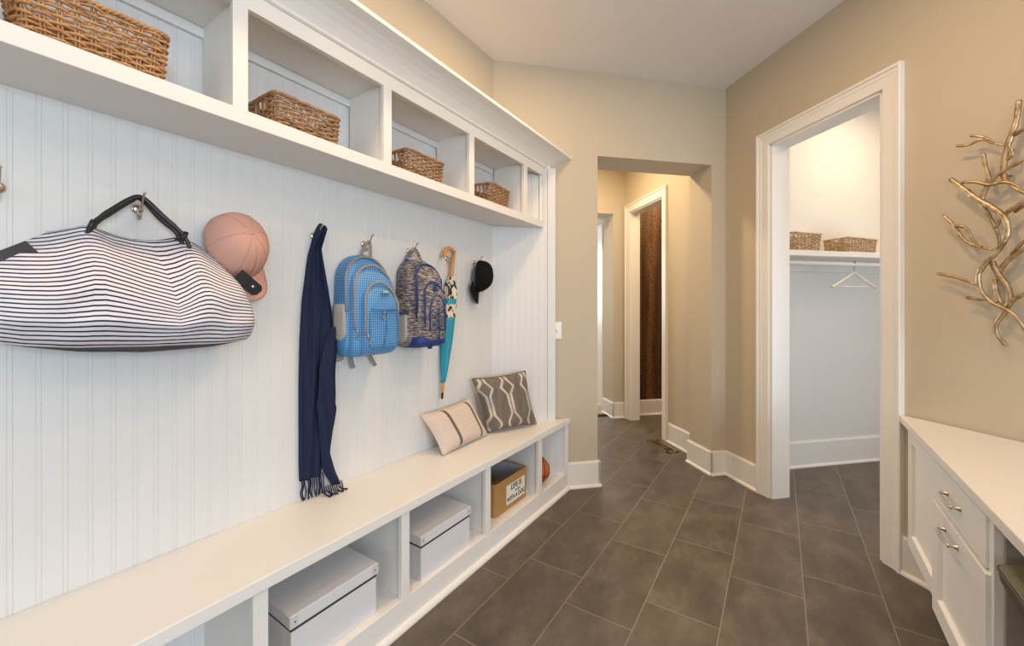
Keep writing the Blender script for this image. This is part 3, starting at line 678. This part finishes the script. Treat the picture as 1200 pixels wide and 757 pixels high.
MB().tube([along(.80), along(.735)], [.0075,.0065], 10).build('shaft_tip', M['wood'], um, smooth=True)
MB().tube([along(.737), along(.706)], [.0072,.0055], 10).build('ferrule', M['blackl'], um, smooth=True)

# ================================================================== PILLOWS
def pillow(name, label, c4, th, mat, seam, n=33):
    BL, BR, TL, TR = [Vector(p) for p in c4]
    cen = (BL+BR+TL+TR)/4
    t = thing(name, label, 'pillow', (cen.x, cen.y, min(BL.z, BR.z)))
    nrm = (BR-BL).cross(TL-BL).normalized()
    if nrm.x < 0: nrm = -nrm
    def P(i, j, s):
        a, b2 = 2*i-1, 2*j-1
        pin = .075
        ii = .5+.5*a*(1-pin*(1-b2*b2)*abs(a)**2); jj = .5+.5*b2*(1-pin*(1-a*a)*abs(b2)**2)
        q = (BL*(1-ii)+BR*ii)*(1-jj)+(TL*(1-ii)+TR*ii)*jj
        h = ((1-a**4)*(1-b2**4))**.55
        wob = 1+.05*math.sin(5*i+3*j)
        return q+nrm*(s*th*h*wob)
    m = MB(); m.grid(lambda i, j: P(i, j, 1), n, n); m.build('front_cover', mat, t, smooth=True)
    m = MB(); m.grid(lambda i, j: P(i, j, -.6), n, n); m.build('back_cover', seam, t, smooth=True)
    edge = [P(k/20, 0, 0) for k in range(20)]+[P(1, k/20, 0) for k in range(20)]+[P(1-k/20, 1, 0) for k in range(20)]+[P(0, 1-k/20, 0) for k in range(20)]
    MB().tube(edge, .0042, 8, loop=True).build('piping', seam, t, smooth=True)
    return t
M['taupe'] = plain('taupe_cloth', (.155,.125,.10,1), .8, nscale=200, amt=.1, bump=.2)
M['creamc'] = plain('cream_cloth', (.62,.52,.44,1), .85, nscale=200, amt=.06, bump=.2)
pillow('throw_pillow', 'square taupe pillow with cream lattice pattern leaning in the niche corner', [(-1.383,1.828,.468), (-1.238,2.130,.468), (-1.437,1.757,.778), (-1.300,2.098,.790)], .055, M['ogee'], M['taupe'])
pillow('throw_pillow', 'small cream lumbar pillow with two brown bands leaning on the beadboard', [(-1.350,1.432,.466), (-1.365,1.800,.468), (-1.440,1.375,.655), (-1.440,1.735,.668)], .045, M['pleat'], M['creamc'])

# ================================================================== STORAGE BOXES
def storage_box(loc, label, W=.295, D=.25, Hh=.175):
    t = thing('storage_box', label, 'box', loc, 'white lidded storage boxes in the bench cubbies')
    bd = MB().box(-D/2, D/2, -W/2, W/2, 0, Hh-.044).build('box_body', M['boxw'], t, bevel=.002, keep=True)
    MB().box(-D/2-.0006, D/2+.0006, -W/2-.0006, W/2+.0006, Hh-.048, Hh-.0395).build('shadow_line', M['darkgap'], t, keep=True)
    ld = MB().box(-D/2-.004, D/2+.004, -W/2-.004, W/2+.004, Hh-.039, Hh).build('lid', M['boxw'], t, bevel=.003, keep=True)
    for sy in (-1, 1):
        m = MB(); m.box(D/2+.0035, D/2+.0055, sy*(W/2+.0035)-.011+(-.011*sy), sy*(W/2+.0035)+.011-(.011*sy), Hh-.036, Hh-.003)
        m.box(D/2-.020, D/2+.005, sy*(W/2+.0045)-.001, sy*(W/2+.0045)+.001, Hh-.036, Hh-.003)
        o = m.build('corner_cap', M['metalcorner'], ld, keep=True)
        MB().lathe([(.0001,0),(.0028,0),(.002,.0018),(.0001,.0018)], (D/2+.0053, sy*(W/2-.009), Hh-.020), (1,0,0), 8).build('rivet', M['darkgap'], ld, keep=True)
    m = MB(); m.box(D/2-.022, D/2+.0012, -W/2-.0012, -W/2+.0002, .004, Hh-.048); m.build('corner_strip', M['metalcorner'], bd, keep=True)
    for z in (.02, .06, .10):
        MB().lathe([(.0001,0),(.0026,0),(.0018,.0016),(.0001,.0016)], (D/2-.010, -W/2-.001, z), (0,-1,0), 8).build('rivet', M['pulls'], bd, keep=True)
    return t
s1 = storage_box((-1.300, .762, .1085), 'white lidded box in the cubby nearest the camera, below the scarf')
s2 = dup(s1, (-1.290, 1.258, .1085), 0, 'white lidded box in the bench cubby next to the tan bin')

# ================================================================== DOG BIN
db = thing('fabric_bin', 'tan fabric bin with grey liner and dog slogan in a bench cubby', 'bin', (-1.335, 1.800, .1085))
W2, D2, HB = .158, .135, .166
def wall_ring(hw, hd, z, e=.12, n=40):
    out = []
    for k in range(n):
        a = 2*PI*(k+.5)/n; out.append((-1.330+hd*math.copysign(abs(math.sin(a))**e, math.sin(a)), 1.800+hw*math.copysign(abs(math.cos(a))**e, math.cos(a)), .1085+z))
    return out
m = MB(); m.rings([wall_ring(W2*.97, D2*.97, 0), wall_ring(W2*.985, D2*.98, .008), wall_ring(W2, D2, HB*.5), wall_ring(W2, D2, HB), wall_ring(W2-.006, D2-.006, HB), wall_ring(W2-.009, D2-.009, .05)], cap=True); m.build('bin_body', M['kraft'], db)
m = MB(); m.rings([wall_ring(W2-.0065, D2-.0065, HB-.004), wall_ring(W2-.012, D2-.012, .06), wall_ring(W2-.03, D2-.03, .02)], cap=False); m.face([len(m.v)-1-k for k in range(40)]); m.build('liner', M['liner'], db, smooth=False)
MB().tube(wall_ring(W2-.002, D2-.002, HB), .004, 6, loop=True).build('rim_binding', M['kraft'], db, smooth=True)
XFB = -1.330+D2
lb = MB().box(XFB-.0005, XFB+.002, 1.742, 1.922, .1085+.030, .1085+.130).build('label_patch', M['sign'], db)
def words(txt, size, yc, zc, mat, sx=1):
    cu = bpy.data.curves.new('words', 'FONT'); cu.body = txt; cu.size = size; cu.align_x = 'CENTER'; cu.align_y = 'CENTER'; cu.extrude = .0006; cu.offset = size*.010
    ob = bpy.data.objects.new('words', cu); COL.objects.link(ob)
    bpy.context.view_layer.update()
    me = bpy.data.meshes.new_from_object(ob.evaluated_get(bpy.context.evaluated_depsgraph_get())); bpy.data.objects.remove(ob)
    o = bpy.data.objects.new('lettering', me); COL.objects.link(o); me.materials.clear(); me.materials.append(mat)
    mt = Matrix(((0,0,1,0),(sx,0,0,0),(0,1,0,0),(0,0,0,1)))
    me.transform(Matrix.Translation(Vector((XFB+.0026, yc, zc))-Vector(db.location)) @ mt)
    o.parent = lb
    return o
words('LIFE IS', .040, 1.836, .1085+.109, M['ink'], 1.0); words('better', .022, 1.850, .1085+.082, M['ink2']); words('WITH A DOG', .034, 1.832, .1085+.053, M['ink'], .82)

# ================================================================== BASKETBALL
bb = thing('basketball', 'orange basketball in the last bench cubby beside the tan bin', 'ball', (-1.235, 2.116, .1085))
bc, br = Vector((-1.235, 2.116, .1085+.085)), .084
MB().sphere(bc, br, 48).build('ball_skin', M['ball'], bb, smooth=True)
rot = Matrix.Rotation(.5, 3, 'Z') @ Matrix.Rotation(.25, 3, 'Y')
def ringon(fn, nm): MB().tube([bc+rot @ (Vector(fn(2*PI*k/60)).normalized()*br) for k in range(60)], .0022, 5, loop=True).build(nm, M['ink'], bb, smooth=True)
ringon(lambda a: (math.cos(a), math.sin(a), 0), 'seam'); ringon(lambda a: (math.cos(a), 0, math.sin(a)), 'seam'); ringon(lambda a: (.55+.45*math.cos(2*a)*.6, math.cos(a), math.sin(a)*.9), 'seam'); ringon(lambda a: (-.55-.45*math.cos(2*a)*.6, math.cos(a), math.sin(a)*.9), 'seam')

# ================================================================== WICKER BASKETS
def rrect(hx, hy, rc, s):     # point at arc fraction s on a rounded rectangle
    segs = [2*(hy-rc), PI*rc/2, 2*(hx-rc), PI*rc/2]*2; Lt = sum(segs); d = (s % 1)*Lt
    pts = [(hx, -hy+rc), None, (hx-rc, hy), None, (-hx, hy-rc), None, (-hx+rc, -hy), None]
    dirs = [(0,1), 0, (-1,0), 0, (0,-1), 0, (1,0), 0]; cs = [None, (hx-rc, hy-rc, 0), None, (-hx+rc, hy-rc, PI/2), None, (-hx+rc, -hy+rc, PI), None, (hx-rc, -hy+rc, 1.5*PI)]
    for k in range(8):
        if d <= segs[k] or k == 7:
            if k % 2 == 0: return (pts[k][0]+dirs[k][0]*d, pts[k][1]+dirs[k][1]*d, dirs[k][1] and (1 if dirs[k][1] > 0 else -1), 0, k)
            cx_, cy_, a0 = cs[k]; a = a0+d/rc; return (cx_+rc*math.cos(a), cy_+rc*math.sin(a), 0, 0, k)
        d -= segs[k]
def make_basket(loc, rz, label, group, mat, W=.225, D=.165, Hh=.112, rows=10, stakes=30, tilt=0):
    t = thing('wicker_basket', label, 'basket', loc, group, rz)
    hx, hy, rc = D/2, W/2, .018
    rnd = random.Random(int(W*1e4)+rows+stakes)
    def P(s, z, off):
        tp = .93+.07*z/Hh
        x, y = rrect(hx*tp, hy*tp, rc, s)[:2]; x2, y2 = rrect(hx*tp, hy*tp, rc, s+.002)[:2]
        n = Vector((y2-y, -(x2-x), 0)); n = n.normalized() if n.length else Vector((1,0,0))
        return Vector((x, y, z))+n*off
    def side_open(s, z):   # handle openings in the middle of the two short sides, under the rim
        x, y = rrect(hx, hy, rc, s)[:2]
        return abs(x) < .030 and abs(y) > hy-.004 and z > Hh*.60 and z < Hh*.92
    m = MB(); N = stakes*6
    for r in range(rows):
        zc = .006+(Hh-.016)*(r+.5)/rows
        for half, ph in ((0, r % 2),):
            run = []
            for k in range(N+1):
                s = k/N; z = zc+.0018*math.sin(s*50+r*2.1)+rnd.uniform(-.0007,.0007)
                off = .0042*math.sin(PI*(s*stakes+ph))
                if side_open(s, z):
                    if len(run) > 2: m.tube(run, .0033, 6)
                    run = []
                else: run.append(P(s, z, off))
            if len(run) > 2: m.tube(run, .0030+rnd.uniform(-.0004,.0006), 6)
    for k in range(stakes):
        s = (k+.5)/stakes
        for ds in (-.004, .004): m.tube([P(s+ds, .002, 0), P(s+ds, Hh*.5, 0), P(s+ds, Hh-.003, 0)], .0024, 5)
    w_ = m.build('woven_sides', mat, t, smooth=True, keep=True)
    m = MB()
    for ph in range(3):
        m.tube([P(k/120, Hh-.003+.0036*math.sin(2*PI*(k/120*26+ph/3)), .0042*math.cos(2*PI*(k/120*26+ph/3))) for k in range(120)], .0040, 6, loop=True)
    m.build('rim', mat, t, smooth=True, keep=True)
    m = MB()
    for ph in range(2):
        m.tube([P(k/120, .006+.003*math.sin(2*PI*(k/120*22+ph/2)), .003*math.cos(2*PI*(k/120*22+ph/2))+.002) for k in range(120)], .0040, 6, loop=True)
    m.build('foot_border', mat, t, smooth=True, keep=True)
    m = MB(); nb = 16
    for k in range(nb):
        y = lerp(-hy*.88, hy*.88, k/(nb-1)); m.tube([(-hx*.9, y, .006), (0, y, .0075), (hx*.9, y, .006)], .0045, 6)
    m.build('base', mat, t, smooth=True, keep=True)
    for sy in (-1, 1):
        pts = [(x, sy*hy*(.995), Hh*(.62)) for x in (-.034,)]+[(-.031, sy*hy, Hh*.76), (-.026, sy*(hy+.002), Hh*.93), (0, sy*(hy+.003), Hh*.99), (.026, sy*(hy+.002), Hh*.93), (.031, sy*hy, Hh*.76), (.034, sy*hy*.995, Hh*.62)]
        MB().tube(spline(pts, 4), .0046, 7).build('handle', mat, t, smooth=True, keep=True)
    return t
g = 'wicker baskets in the upper cubbies'
ZB = 1.7275
make_basket((-1.363, .243, ZB), 0.0, 'honey wicker basket in the upper cubby above the striped bag', g, M['wicker'], W=.245, D=.17, Hh=.128, rows=14)
k2 = make_basket((-1.372, .735, ZB), 0.02, 'brown wicker basket in the second upper cubby, above the navy scarf', g, M['wicker2'], W=.225, D=.17, Hh=.112, rows=12)
dup(k2, (-1.372, 1.262, ZB), .02, 'brown wicker basket in the upper cubby above the blue backpack', g)
dup(k2, (-1.385, 1.835, ZB), .12, 'brown wicker basket in the upper cubby above the umbrella, farthest of the row', g, (1,.92,1.12))

# ================================================================== CLOSET FITTINGS
cs = tag(MB(UV).box(UC+.128, 3.898, 2.215, FV-.001, 1.520, 1.556).build('closet_shelf', M['white'], bevel=.002), 'white closet shelf carrying two pale wicker baskets', 'shelf')
tag(MB(UV).box(UC+.128, 3.898, FV-.020, FV-.001, 1.445, 1.5195).build('shelf_cleat', M['white'], bevel=.002), 'white board on the closet wall under the shelf', 'board')
rodp = MB(UV); rodp.tube([(UC+.127, 2.255, 1.478), (3.898, 2.255, 1.478)], .0145, 16)
tag(rodp.build('closet_rod', M['white'], smooth=True), 'white hanging rod under the closet shelf', 'rod')
gc = 'pale baskets on the closet shelf'
def uvp(u, v, z): return UV((u, v, z))
make_basket(uvp(2.455, 2.33, 1.5565), PI/4-PI/2+.10, 'pale wicker basket at the left end of the closet shelf', gc, M['wickerlit'], W=.255, D=.18, Hh=.120, rows=11, stakes=26)
make_basket(uvp(2.935, 2.345, 1.5565), PI/4-PI/2+.16, 'pale wicker basket at the right end of the closet shelf, above the hanger', gc, M['wickerlit'], W=.315, D=.17, Hh=.104, rows=10, stakes=30)
hg = thing('coat_hanger', 'pale wooden coat hanger hanging from the white closet rod', 'hanger', uvp(2.855, 2.255, 1.40))
def hp(du, z, dv=0): return UV((2.855+du, 2.255+dv, z))
MB().tube(spline([hp(-.186, 1.318), hp(-.15, 1.336), hp(-.10, 1.362), hp(-.05, 1.392), hp(-.018, 1.412), hp(0, 1.417), hp(.018, 1.412), hp(.05, 1.392), hp(.10, 1.362), hp(.15, 1.336), hp(.186, 1.318)], 5), .0085, 10).build('shoulders', M['hangerw'], hg, smooth=True)
MB().tube([hp(-.178, 1.322), hp(.178, 1.322)], .0048, 8).build('trouser_bar', M['hangerw'], hg, smooth=True)
MB().tube(spline([hp(0, 1.415), hp(0, 1.440), hp(.012, 1.452, .006), hp(.018, 1.470, .016), hp(.016, 1.488, .016), hp(.006, 1.4965, .006), hp(0, 1.4965, -.004), hp(-.008, 1.490, -.014), hp(-.012, 1.478, -.019)], 5), .0026, 8).build('hook', M['pulls'], hg, smooth=True)

# ================================================================== SWITCH, VENT
sw = thing('light_switch', 'white light switch on the tan wall beside the hall opening', 'switch', uvp(.80, FV, .97))
MB(UV).box(.768, .832, FV-.006, FV-.0003, .975, 1.085).build('cover_plate', M['plastic'], sw, bevel=.002)
MB(UV).box(.794, .806, FV-.016, FV-.005, 1.020, 1.040).build('toggle', M['plastic'], sw, bevel=.002)
for z in (.994, 1.066): MB(UV).lathe([(.0001,0),(.003,0),(.002,.001),(.0001,.001)], (.80, FV-.0059, z), (0,-1,0), 8).build('screw', M['plastic'], sw)
vt = thing('floor_vent', 'brass floor register on the hall tiles by the right baseboard', 'vent', uvp(1.935, 3.10, 0))
fm = MB(UV); u0, u1, v0, v1 = 1.872, 1.988, 2.955, 3.265
for a, b_, c_, d in ((u0, u1, v0, v0+.022), (u0, u1, v1-.022, v1), (u0, u0+.022, v0, v1), (u1-.022, u1, v0, v1)): fm.box(a, b_, c_, d, .0005, .006)
fm.build('frame', M['brass'], vt, bevel=.001)
MB(UV).box(u0+.02, u1-.02, v0+.02, v1-.02, .0005, .0015).build('duct', M['dark'], vt)
m = MB(UV)
for k in range(14): m.box(u0+.02, u1-.02, lerp(v0+.10, v1-.03, k/13)-.003, lerp(v0+.10, v1-.03, k/13)+.003, .0015, .005)
m.box(u0+.055, u0+.061, v0+.02, v1-.02, .0015, .005)
m.build('louvres', M['brass'], vt)

# ================================================================== WALL SCULPTURE
F_ = Vector((-math.sin(math.atan(314/472)), math.cos(math.atan(314/472)), 0)); R_ = Vector((F_.y, -F_.x, 0))
def on_wall(px, py, off):                 # point of the antler wall measured from the photo, at its stand-off from the wall
    d = F_+R_*((px-600)/472)+Vector((0,0,(362-py)/472)); k = (UC-off)/((d.x+d.y)*r2); return Vector((0,0,H_CAM))+d*k
ws = thing('wall_sculpture', 'bronze metal twisted branch sculpture on the tan wall above the desk', 'wall art', tuple(on_wall(1180, 405, .01)))
br_ = [
 ([(270,42),(262,100),(240,165),(230,210),(228,250),(245,275),(284,298),(330,318)], .0072, .030, .05),
 ([(97,168),(130,165),(165,150),(200,160),(240,168)], .0046, .045, .035), ([(135,140),(165,142),(190,152),(212,165)], .0040, .05, .04),
 ([(240,205),(252,190),(246,168)], .004, .042, .045), ([(258,138),(284,122),(330,104)], .005, .035, .05),
 ([(170,190),(178,230),(187,268),(170,305),(172,335),(195,375),(212,415),(216,445)], .0062, .048, .030),
 ([(187,272),(215,245),(284,205),(340,170)], .0056, .048, .055), ([(110,270),(150,268),(187,276),(230,268),(262,278),(290,302),(330,318)], .0050, .055, .045),
 ([(80,260),(115,285),(150,312),(190,335),(225,360),(238,395),(230,430),(205,465),(175,495),(157,530),(165,570),(195,602),(235,622),(265,645),(300,700)], .0075, .050, .060),
 ([(60,360),(90,390),(115,425),(150,445),(197,457)], .0052, .045, .04), ([(90,390),(122,395),(142,428),(168,447)], .0044, .055, .045),
 ([(45,522),(95,532),(152,553)], .0052, .035, .05), ([(125,588),(155,593),(186,596)], .0048, .03, .04),
 ([(203,395),(235,355),(284,322),(330,300)], .0056, .04, .05), ([(258,352),(284,335),(320,330)], .0044, .03, .05),
 ([(195,488),(210,520),(235,555),(246,595),(228,632),(207,662),(210,692),(236,722)], .0078, .040, .025),
 ([(205,538),(208,572),(222,606)], .006, .025, .035), ([(215,520),(235,490),(260,470),(284,455),(330,430)], .0066, .03, .05), ([(248,470),(284,432),(330,400)], .0046, .035, .05),
 ([(248,600),(284,578),(330,560)], .0056, .04, .05),
 ([(300,700),(330,690),(350,640),(345,560),(360,480),(352,400),(366,320),(350,250)], .0075, .055, .045)]
for pts, rad, oa, ob in br_:
    n = len(pts); P3 = [on_wall(1080+x/2.366, 100+y/2.366, lerp(oa, ob, k/(n-1))) for k, (x, y) in enumerate(pts)]
    sp_ = spline(P3, 6); L_ = len(sp_)
    rr = [rad*1.22*(.62+.38*math.sin(PI*min(1, (k/(L_-1))*1.15+.12))**.5 if True else 1)*(1+.10*math.sin(k*1.9)+.06*math.sin(k*.8)) for k in range(L_)]
    MB().tube(sp_, rr, 9).build('branch', M['bronze'], ws, smooth=True)
for x, y in ((228,250),(205,600)):
    a = on_wall(1080+x/2.366, 100+y/2.366, .035); b_ = on_wall(1080+x/2.366, 100+y/2.366, .0003)
    MB().tube([a, Vector((a.x+(.0347)*r2, a.y+.0347*r2, a.z))], .004, 8).build('wall_peg', M['bronze'], ws, smooth=True)

# ================================================================== DESK
dk = thing('built_in_desk', 'white built-in desk cabinet with drawer, door and pale wedge shaped top', 'desk', (.75, 1.7, 0))
E0 = Vector((.4617, 2.425, 0)); ee = Vector((-.029, -1, 0)).normalized(); en = Vector((-ee.y, ee.x, 0)); en = en if en.x < 0 else -en
def DK(p): q = E0+ee*p[0]+en*p[1]; return (q.x, q.y, p[2])         # (distance along the face, outwards, z)
wl = lambda y: (UC-.001)/r2-y                                       # x of the wall at y
yE = 1.452
fx = lambda y: .4617+.029*(y-2.425)
MB().prism([(fx(2.405)+.021, 2.405), (fx(yE)+.021, yE), (wl(yE)-.022, yE), (fx(2.405)+.03, 2.405)], .150, .669).build('carcass', M['white'], dk)
MB().prism([(fx(2.33)+.10, 2.29), (fx(yE)+.075, yE+.01), (wl(yE+.01)-.045, yE+.01), (fx(2.33)+.12, 2.29)], 0, .151).build('toe_kick', M['white'], dk)
MB().prism([(.4425, 2.452), (.4395, 2.374), (.400, .95), (wl(.95), .95)], .670, .700).build('desk_top', M['counter'], dk, bevel=.003)
def shaker(m, a0, a1, z0, z1, b0, b1, fr=.055, rec=.009, bev=.007):
    m.T = DK
    o = [(a0, z0), (a1, z0), (a1, z1), (a0, z1)]; i = [(a0+fr, z0+fr), (a1-fr, z0+fr), (a1-fr, z1-fr), (a0+fr, z1-fr)]
    j = [(p[0]+bev*sx, p[1]+bev*sz) for p, (sx, sz) in zip(i, ((1,1),(-1,1),(-1,-1),(1,-1)))]
    R = lambda q, b: [m.pt((p[0], b, p[1])) for p in q]
    B0, O1, I1, J1 = R(o, b0), R(o, b1), R(i, b1), R(j, b1-rec)
    for k in range(4):
        n = (k+1) % 4
        m.face((B0[k], B0[n], O1[n], O1[k])); m.face((O1[k], O1[n], I1[n], I1[k])); m.face((I1[k], I1[n], J1[n], J1[k]))
    m.face(J1); m.face(B0[::-1]); return m
L = lambda y: (2.425-y)
shaker(MB(), L(2.400), L(1.957), .152, .667, -.0205, 0.0, fr=.062, rec=.012, bev=.006).build('fixed_panel', M['white'], dk, bevel=.0012)
dr = MB(DK); dr.box(L(1.945), L(1.482), -.0205, .010, .528, .657); dr = dr.build('drawer_front', M['white'], dk, bevel=.002)
do = shaker(MB(), L(1.946), L(1.466), .146, .520, -.0205, .014, fr=.062, rec=.012, bev=.007).build('door', M['white'], dk, bevel=.0015)
MB(DK).box(L(1.4815), L(1.4525), -.0205, .004, .150, .667).build('stile', M['white'], dk, bevel=.0012); MB(DK).box(L(1.957), L(1.946), -.0205, -.002, .150, .667).build('stile', M['white'], dk)
def pull(y0, y1, z, par, b0):
    a0, a1 = L(y0), L(y1)
    m = MB(DK)
    for a in (a0, a1): m.lathe([(.0001,-.001),(.0085,-.001),(.0085,.002),(.0055,.006),(.0045,.016),(.0065,.020),(.0001,.024)], (a, b0, z), (0,1,0), 14)
    m.tube(spline([(a0, b0+.018, z), (lerp(a0,a1,.12), b0+.021, z-.001), (lerp(a0,a1,.5), b0+.021, z-.002), (lerp(a0,a1,.88), b0+.021, z-.001), (a1, b0+.018, z)], 5), [.0042]*21, 8)
    m.build('pull_handle', M['nickel'], par, smooth=True)
pull(1.785, 1.668, .598, dr, .0105); pull(1.790, 1.672, .484, do, .0145)
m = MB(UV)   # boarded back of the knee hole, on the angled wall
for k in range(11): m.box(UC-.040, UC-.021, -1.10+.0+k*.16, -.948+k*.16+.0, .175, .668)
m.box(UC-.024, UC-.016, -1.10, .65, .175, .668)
M['shadedwhite'] = plain('shaded_white_paint', (.30,.265,.215,1), .5, nscale=40, amt=.03, bump=.02)  # white cabinet paint darkened: the knee hole shade is put into the colour
kb = m.build('knee_hole_boards', M['shadedwhite'], dk)
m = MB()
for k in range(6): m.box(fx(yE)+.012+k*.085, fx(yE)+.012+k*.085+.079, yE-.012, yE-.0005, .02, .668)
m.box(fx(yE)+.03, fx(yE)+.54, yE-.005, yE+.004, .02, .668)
m.build('end_boards', M['shadedwhite'], dk)

# ================================================================== SEAT UNDER THE DESK
st = thing('upholstered_stool', 'olive green leather seat tucked under the edge of the pale desk top', 'stool', (.70, 1.42, 0))
cor = [(.411, 1.374), (.50, 1.432), (.82, 1.432), (.86, 1.02), (.396, 1.06)]
ZS = .590
def roundpoly(P, r, n=6):
    out = []; N = len(P)
    for k in range(N):
        p = Vector(P[k]).to_3d(); a = Vector(P[k-1]).to_3d(); b_ = Vector(P[(k+1) % N]).to_3d()
        s_, e_ = p+(a-p).normalized()*r, p+(b_-p).normalized()*r
        for j in range(n+1):
            t = j/n; q = s_*(1-t)**2+p*2*t*(1-t)+e_*t*t; out.append((q.x, q.y))
    return out
cxm, cym = .62, 1.24
def sh(k, rr=.014): return [(lerp(cxm, x, k), lerp(cym, y, k)) for x, y in roundpoly(cor, rr)]
def zr(poly, z): return [(x, y, z) for x, y in poly]
m = MB(); m.rings([zr(sh(.985), ZS-.010), zr(sh(1.0), ZS-.007), zr(sh(.998), ZS-.003), zr(sh(.985), ZS), zr(sh(.8), ZS+.003), zr(sh(.3), ZS+.005)]); m.build('seat_cushion', M['olive'], st, smooth=True)
def bowl(k):
    out = []
    for x, y in roundpoly(cor, .014):
        f = min(1, max(0, (1.375-y)/.26)); dep = lerp(.014, .16, f**.9); q = k
        out.append((lerp(cxm, x, 1-.30*q*q*f), lerp(cym, y, 1-.30*q*q*f), ZS-.0095-dep*q))
    return out
m = MB(); m.rings([bowl(0), bowl(.15), bowl(.35), bowl(.55), bowl(.75), bowl(.9), bowl(1)]); m.build('seat_shell', M['olived'], st, smooth=True)
MB().tube([(x, y, ZS-.006) for x, y in sh(1.002)], .0035, 6, loop=True).build('piping', M['olived'], st, smooth=True)
for x, y in ((.50,1.33),(.76,1.36),(.78,1.10),(.48,1.10)):
    MB().tube([(x, y, ZS-.09), (lerp(cxm, x, 1.15), lerp(cym, y, 1.15), .002)], [.014,.010], 10).build('leg', M['blackl'], st, smooth=True)

# ================================================================== LIGHT
def area(name, loc, rot, size, power, col, shape='DISK', sy=None, spread=PI):
    l = bpy.data.lights.new(name, 'AREA'); l.shape = shape; l.size = size; l.energy = power; l.color = col; l.spread = spread
    if sy: l.size_y = sy
    o = bpy.data.objects.new(name, l); COL.objects.link(o); o.location = loc; o.rotation_euler = rot; return o
WARM = (1,.80,.58); COOL = (.74,.87,1)
area('recessed_lamp', (-.84, .50, ZC-.01), (0,0,0), .16, 10.5, (1,.68,.40))
area('recessed_lamp', (-.80, 1.62, ZC-.01), (0,0,0), .16, 8.5, (1,.70,.42))
area('recessed_lamp', (.0, 1.52, ZC-.01), (0,0,0), .07, 11.5, (1,.64,.30))
area('recessed_lamp', (1.0, .70, ZC-.01), (0,0,0), .16, 7, (1,.62,.28))
area('recessed_lamp', (.55, -1.2, ZC-.01), (0,0,0), .16, 8, WARM)
area('hall_lamp', uvp(1.35, 3.3, ZC-.01), (0,0,0), .16, 26, (1,.74,.44))
area('closet_lamp', uvp(3.0, 1.90, ZC-.01), (0,0,0), .22, 15, (1,.78,.54))
area('closet_cool_fill', uvp(2.95, .83, 1.05), (PI/2, 0, PI/4), 1.1, 11, (.72,.85,1), 'RECTANGLE', 1.1)  # cool fill added inside the closet, no window known there
area('powder_lamp', uvp(2.8, 3.5, ZC-.01), (0,0,0), .2, 20, (1,.72,.42))
area('daylight_fill', (.55, -2.60, 1.45), (PI/2, 0, 0), 2.1, 20, COOL, 'RECTANGLE', 1.25)
area('daylight_fill', (2.70, -.70, 1.45), (0, PI/2, 0), 1.25, 92, (.72,.86,1), 'RECTANGLE', 1.5)  # added cool fill from the right, for the left wall and crown
area('beyond_daylight', uvp(1.2, 6.2, 1.6), (PI/2, 0, PI+PI/4), 1.2, 40, COOL, 'RECTANGLE', 1.2)
w = bpy.data.worlds.new('sky'); S.world = w; w.use_nodes = True
w.node_tree.nodes['Background'].inputs[0].default_value = (.75,.86,1,1); w.node_tree.nodes['Background'].inputs[1].default_value = 1.0

# ================================================================== CAMERA
cam = bpy.data.cameras.new('camera'); co = bpy.data.objects.new('camera', cam); COL.objects.link(co)
co.location = (0, 0, H_CAM); co.rotation_euler = (PI/2, 0, math.atan(314/472))
cam.sensor_width = 36; cam.lens = 36*472/1200; cam.shift_x = 0; cam.shift_y = -(378.5-362)/1200; cam.clip_start = .02
S.camera = co
S.view_settings.view_transform = 'Standard'; S.view_settings.look = 'None'; S.view_settings.gamma = 1; S.view_settings.use_curve_mapping = False
S.view_settings.exposure = -0.08
S.cycles.max_bounces = 10; S.cycles.diffuse_bounces = 6; S.cycles.use_denoising = True; S.cycles.sample_clamp_indirect = 6
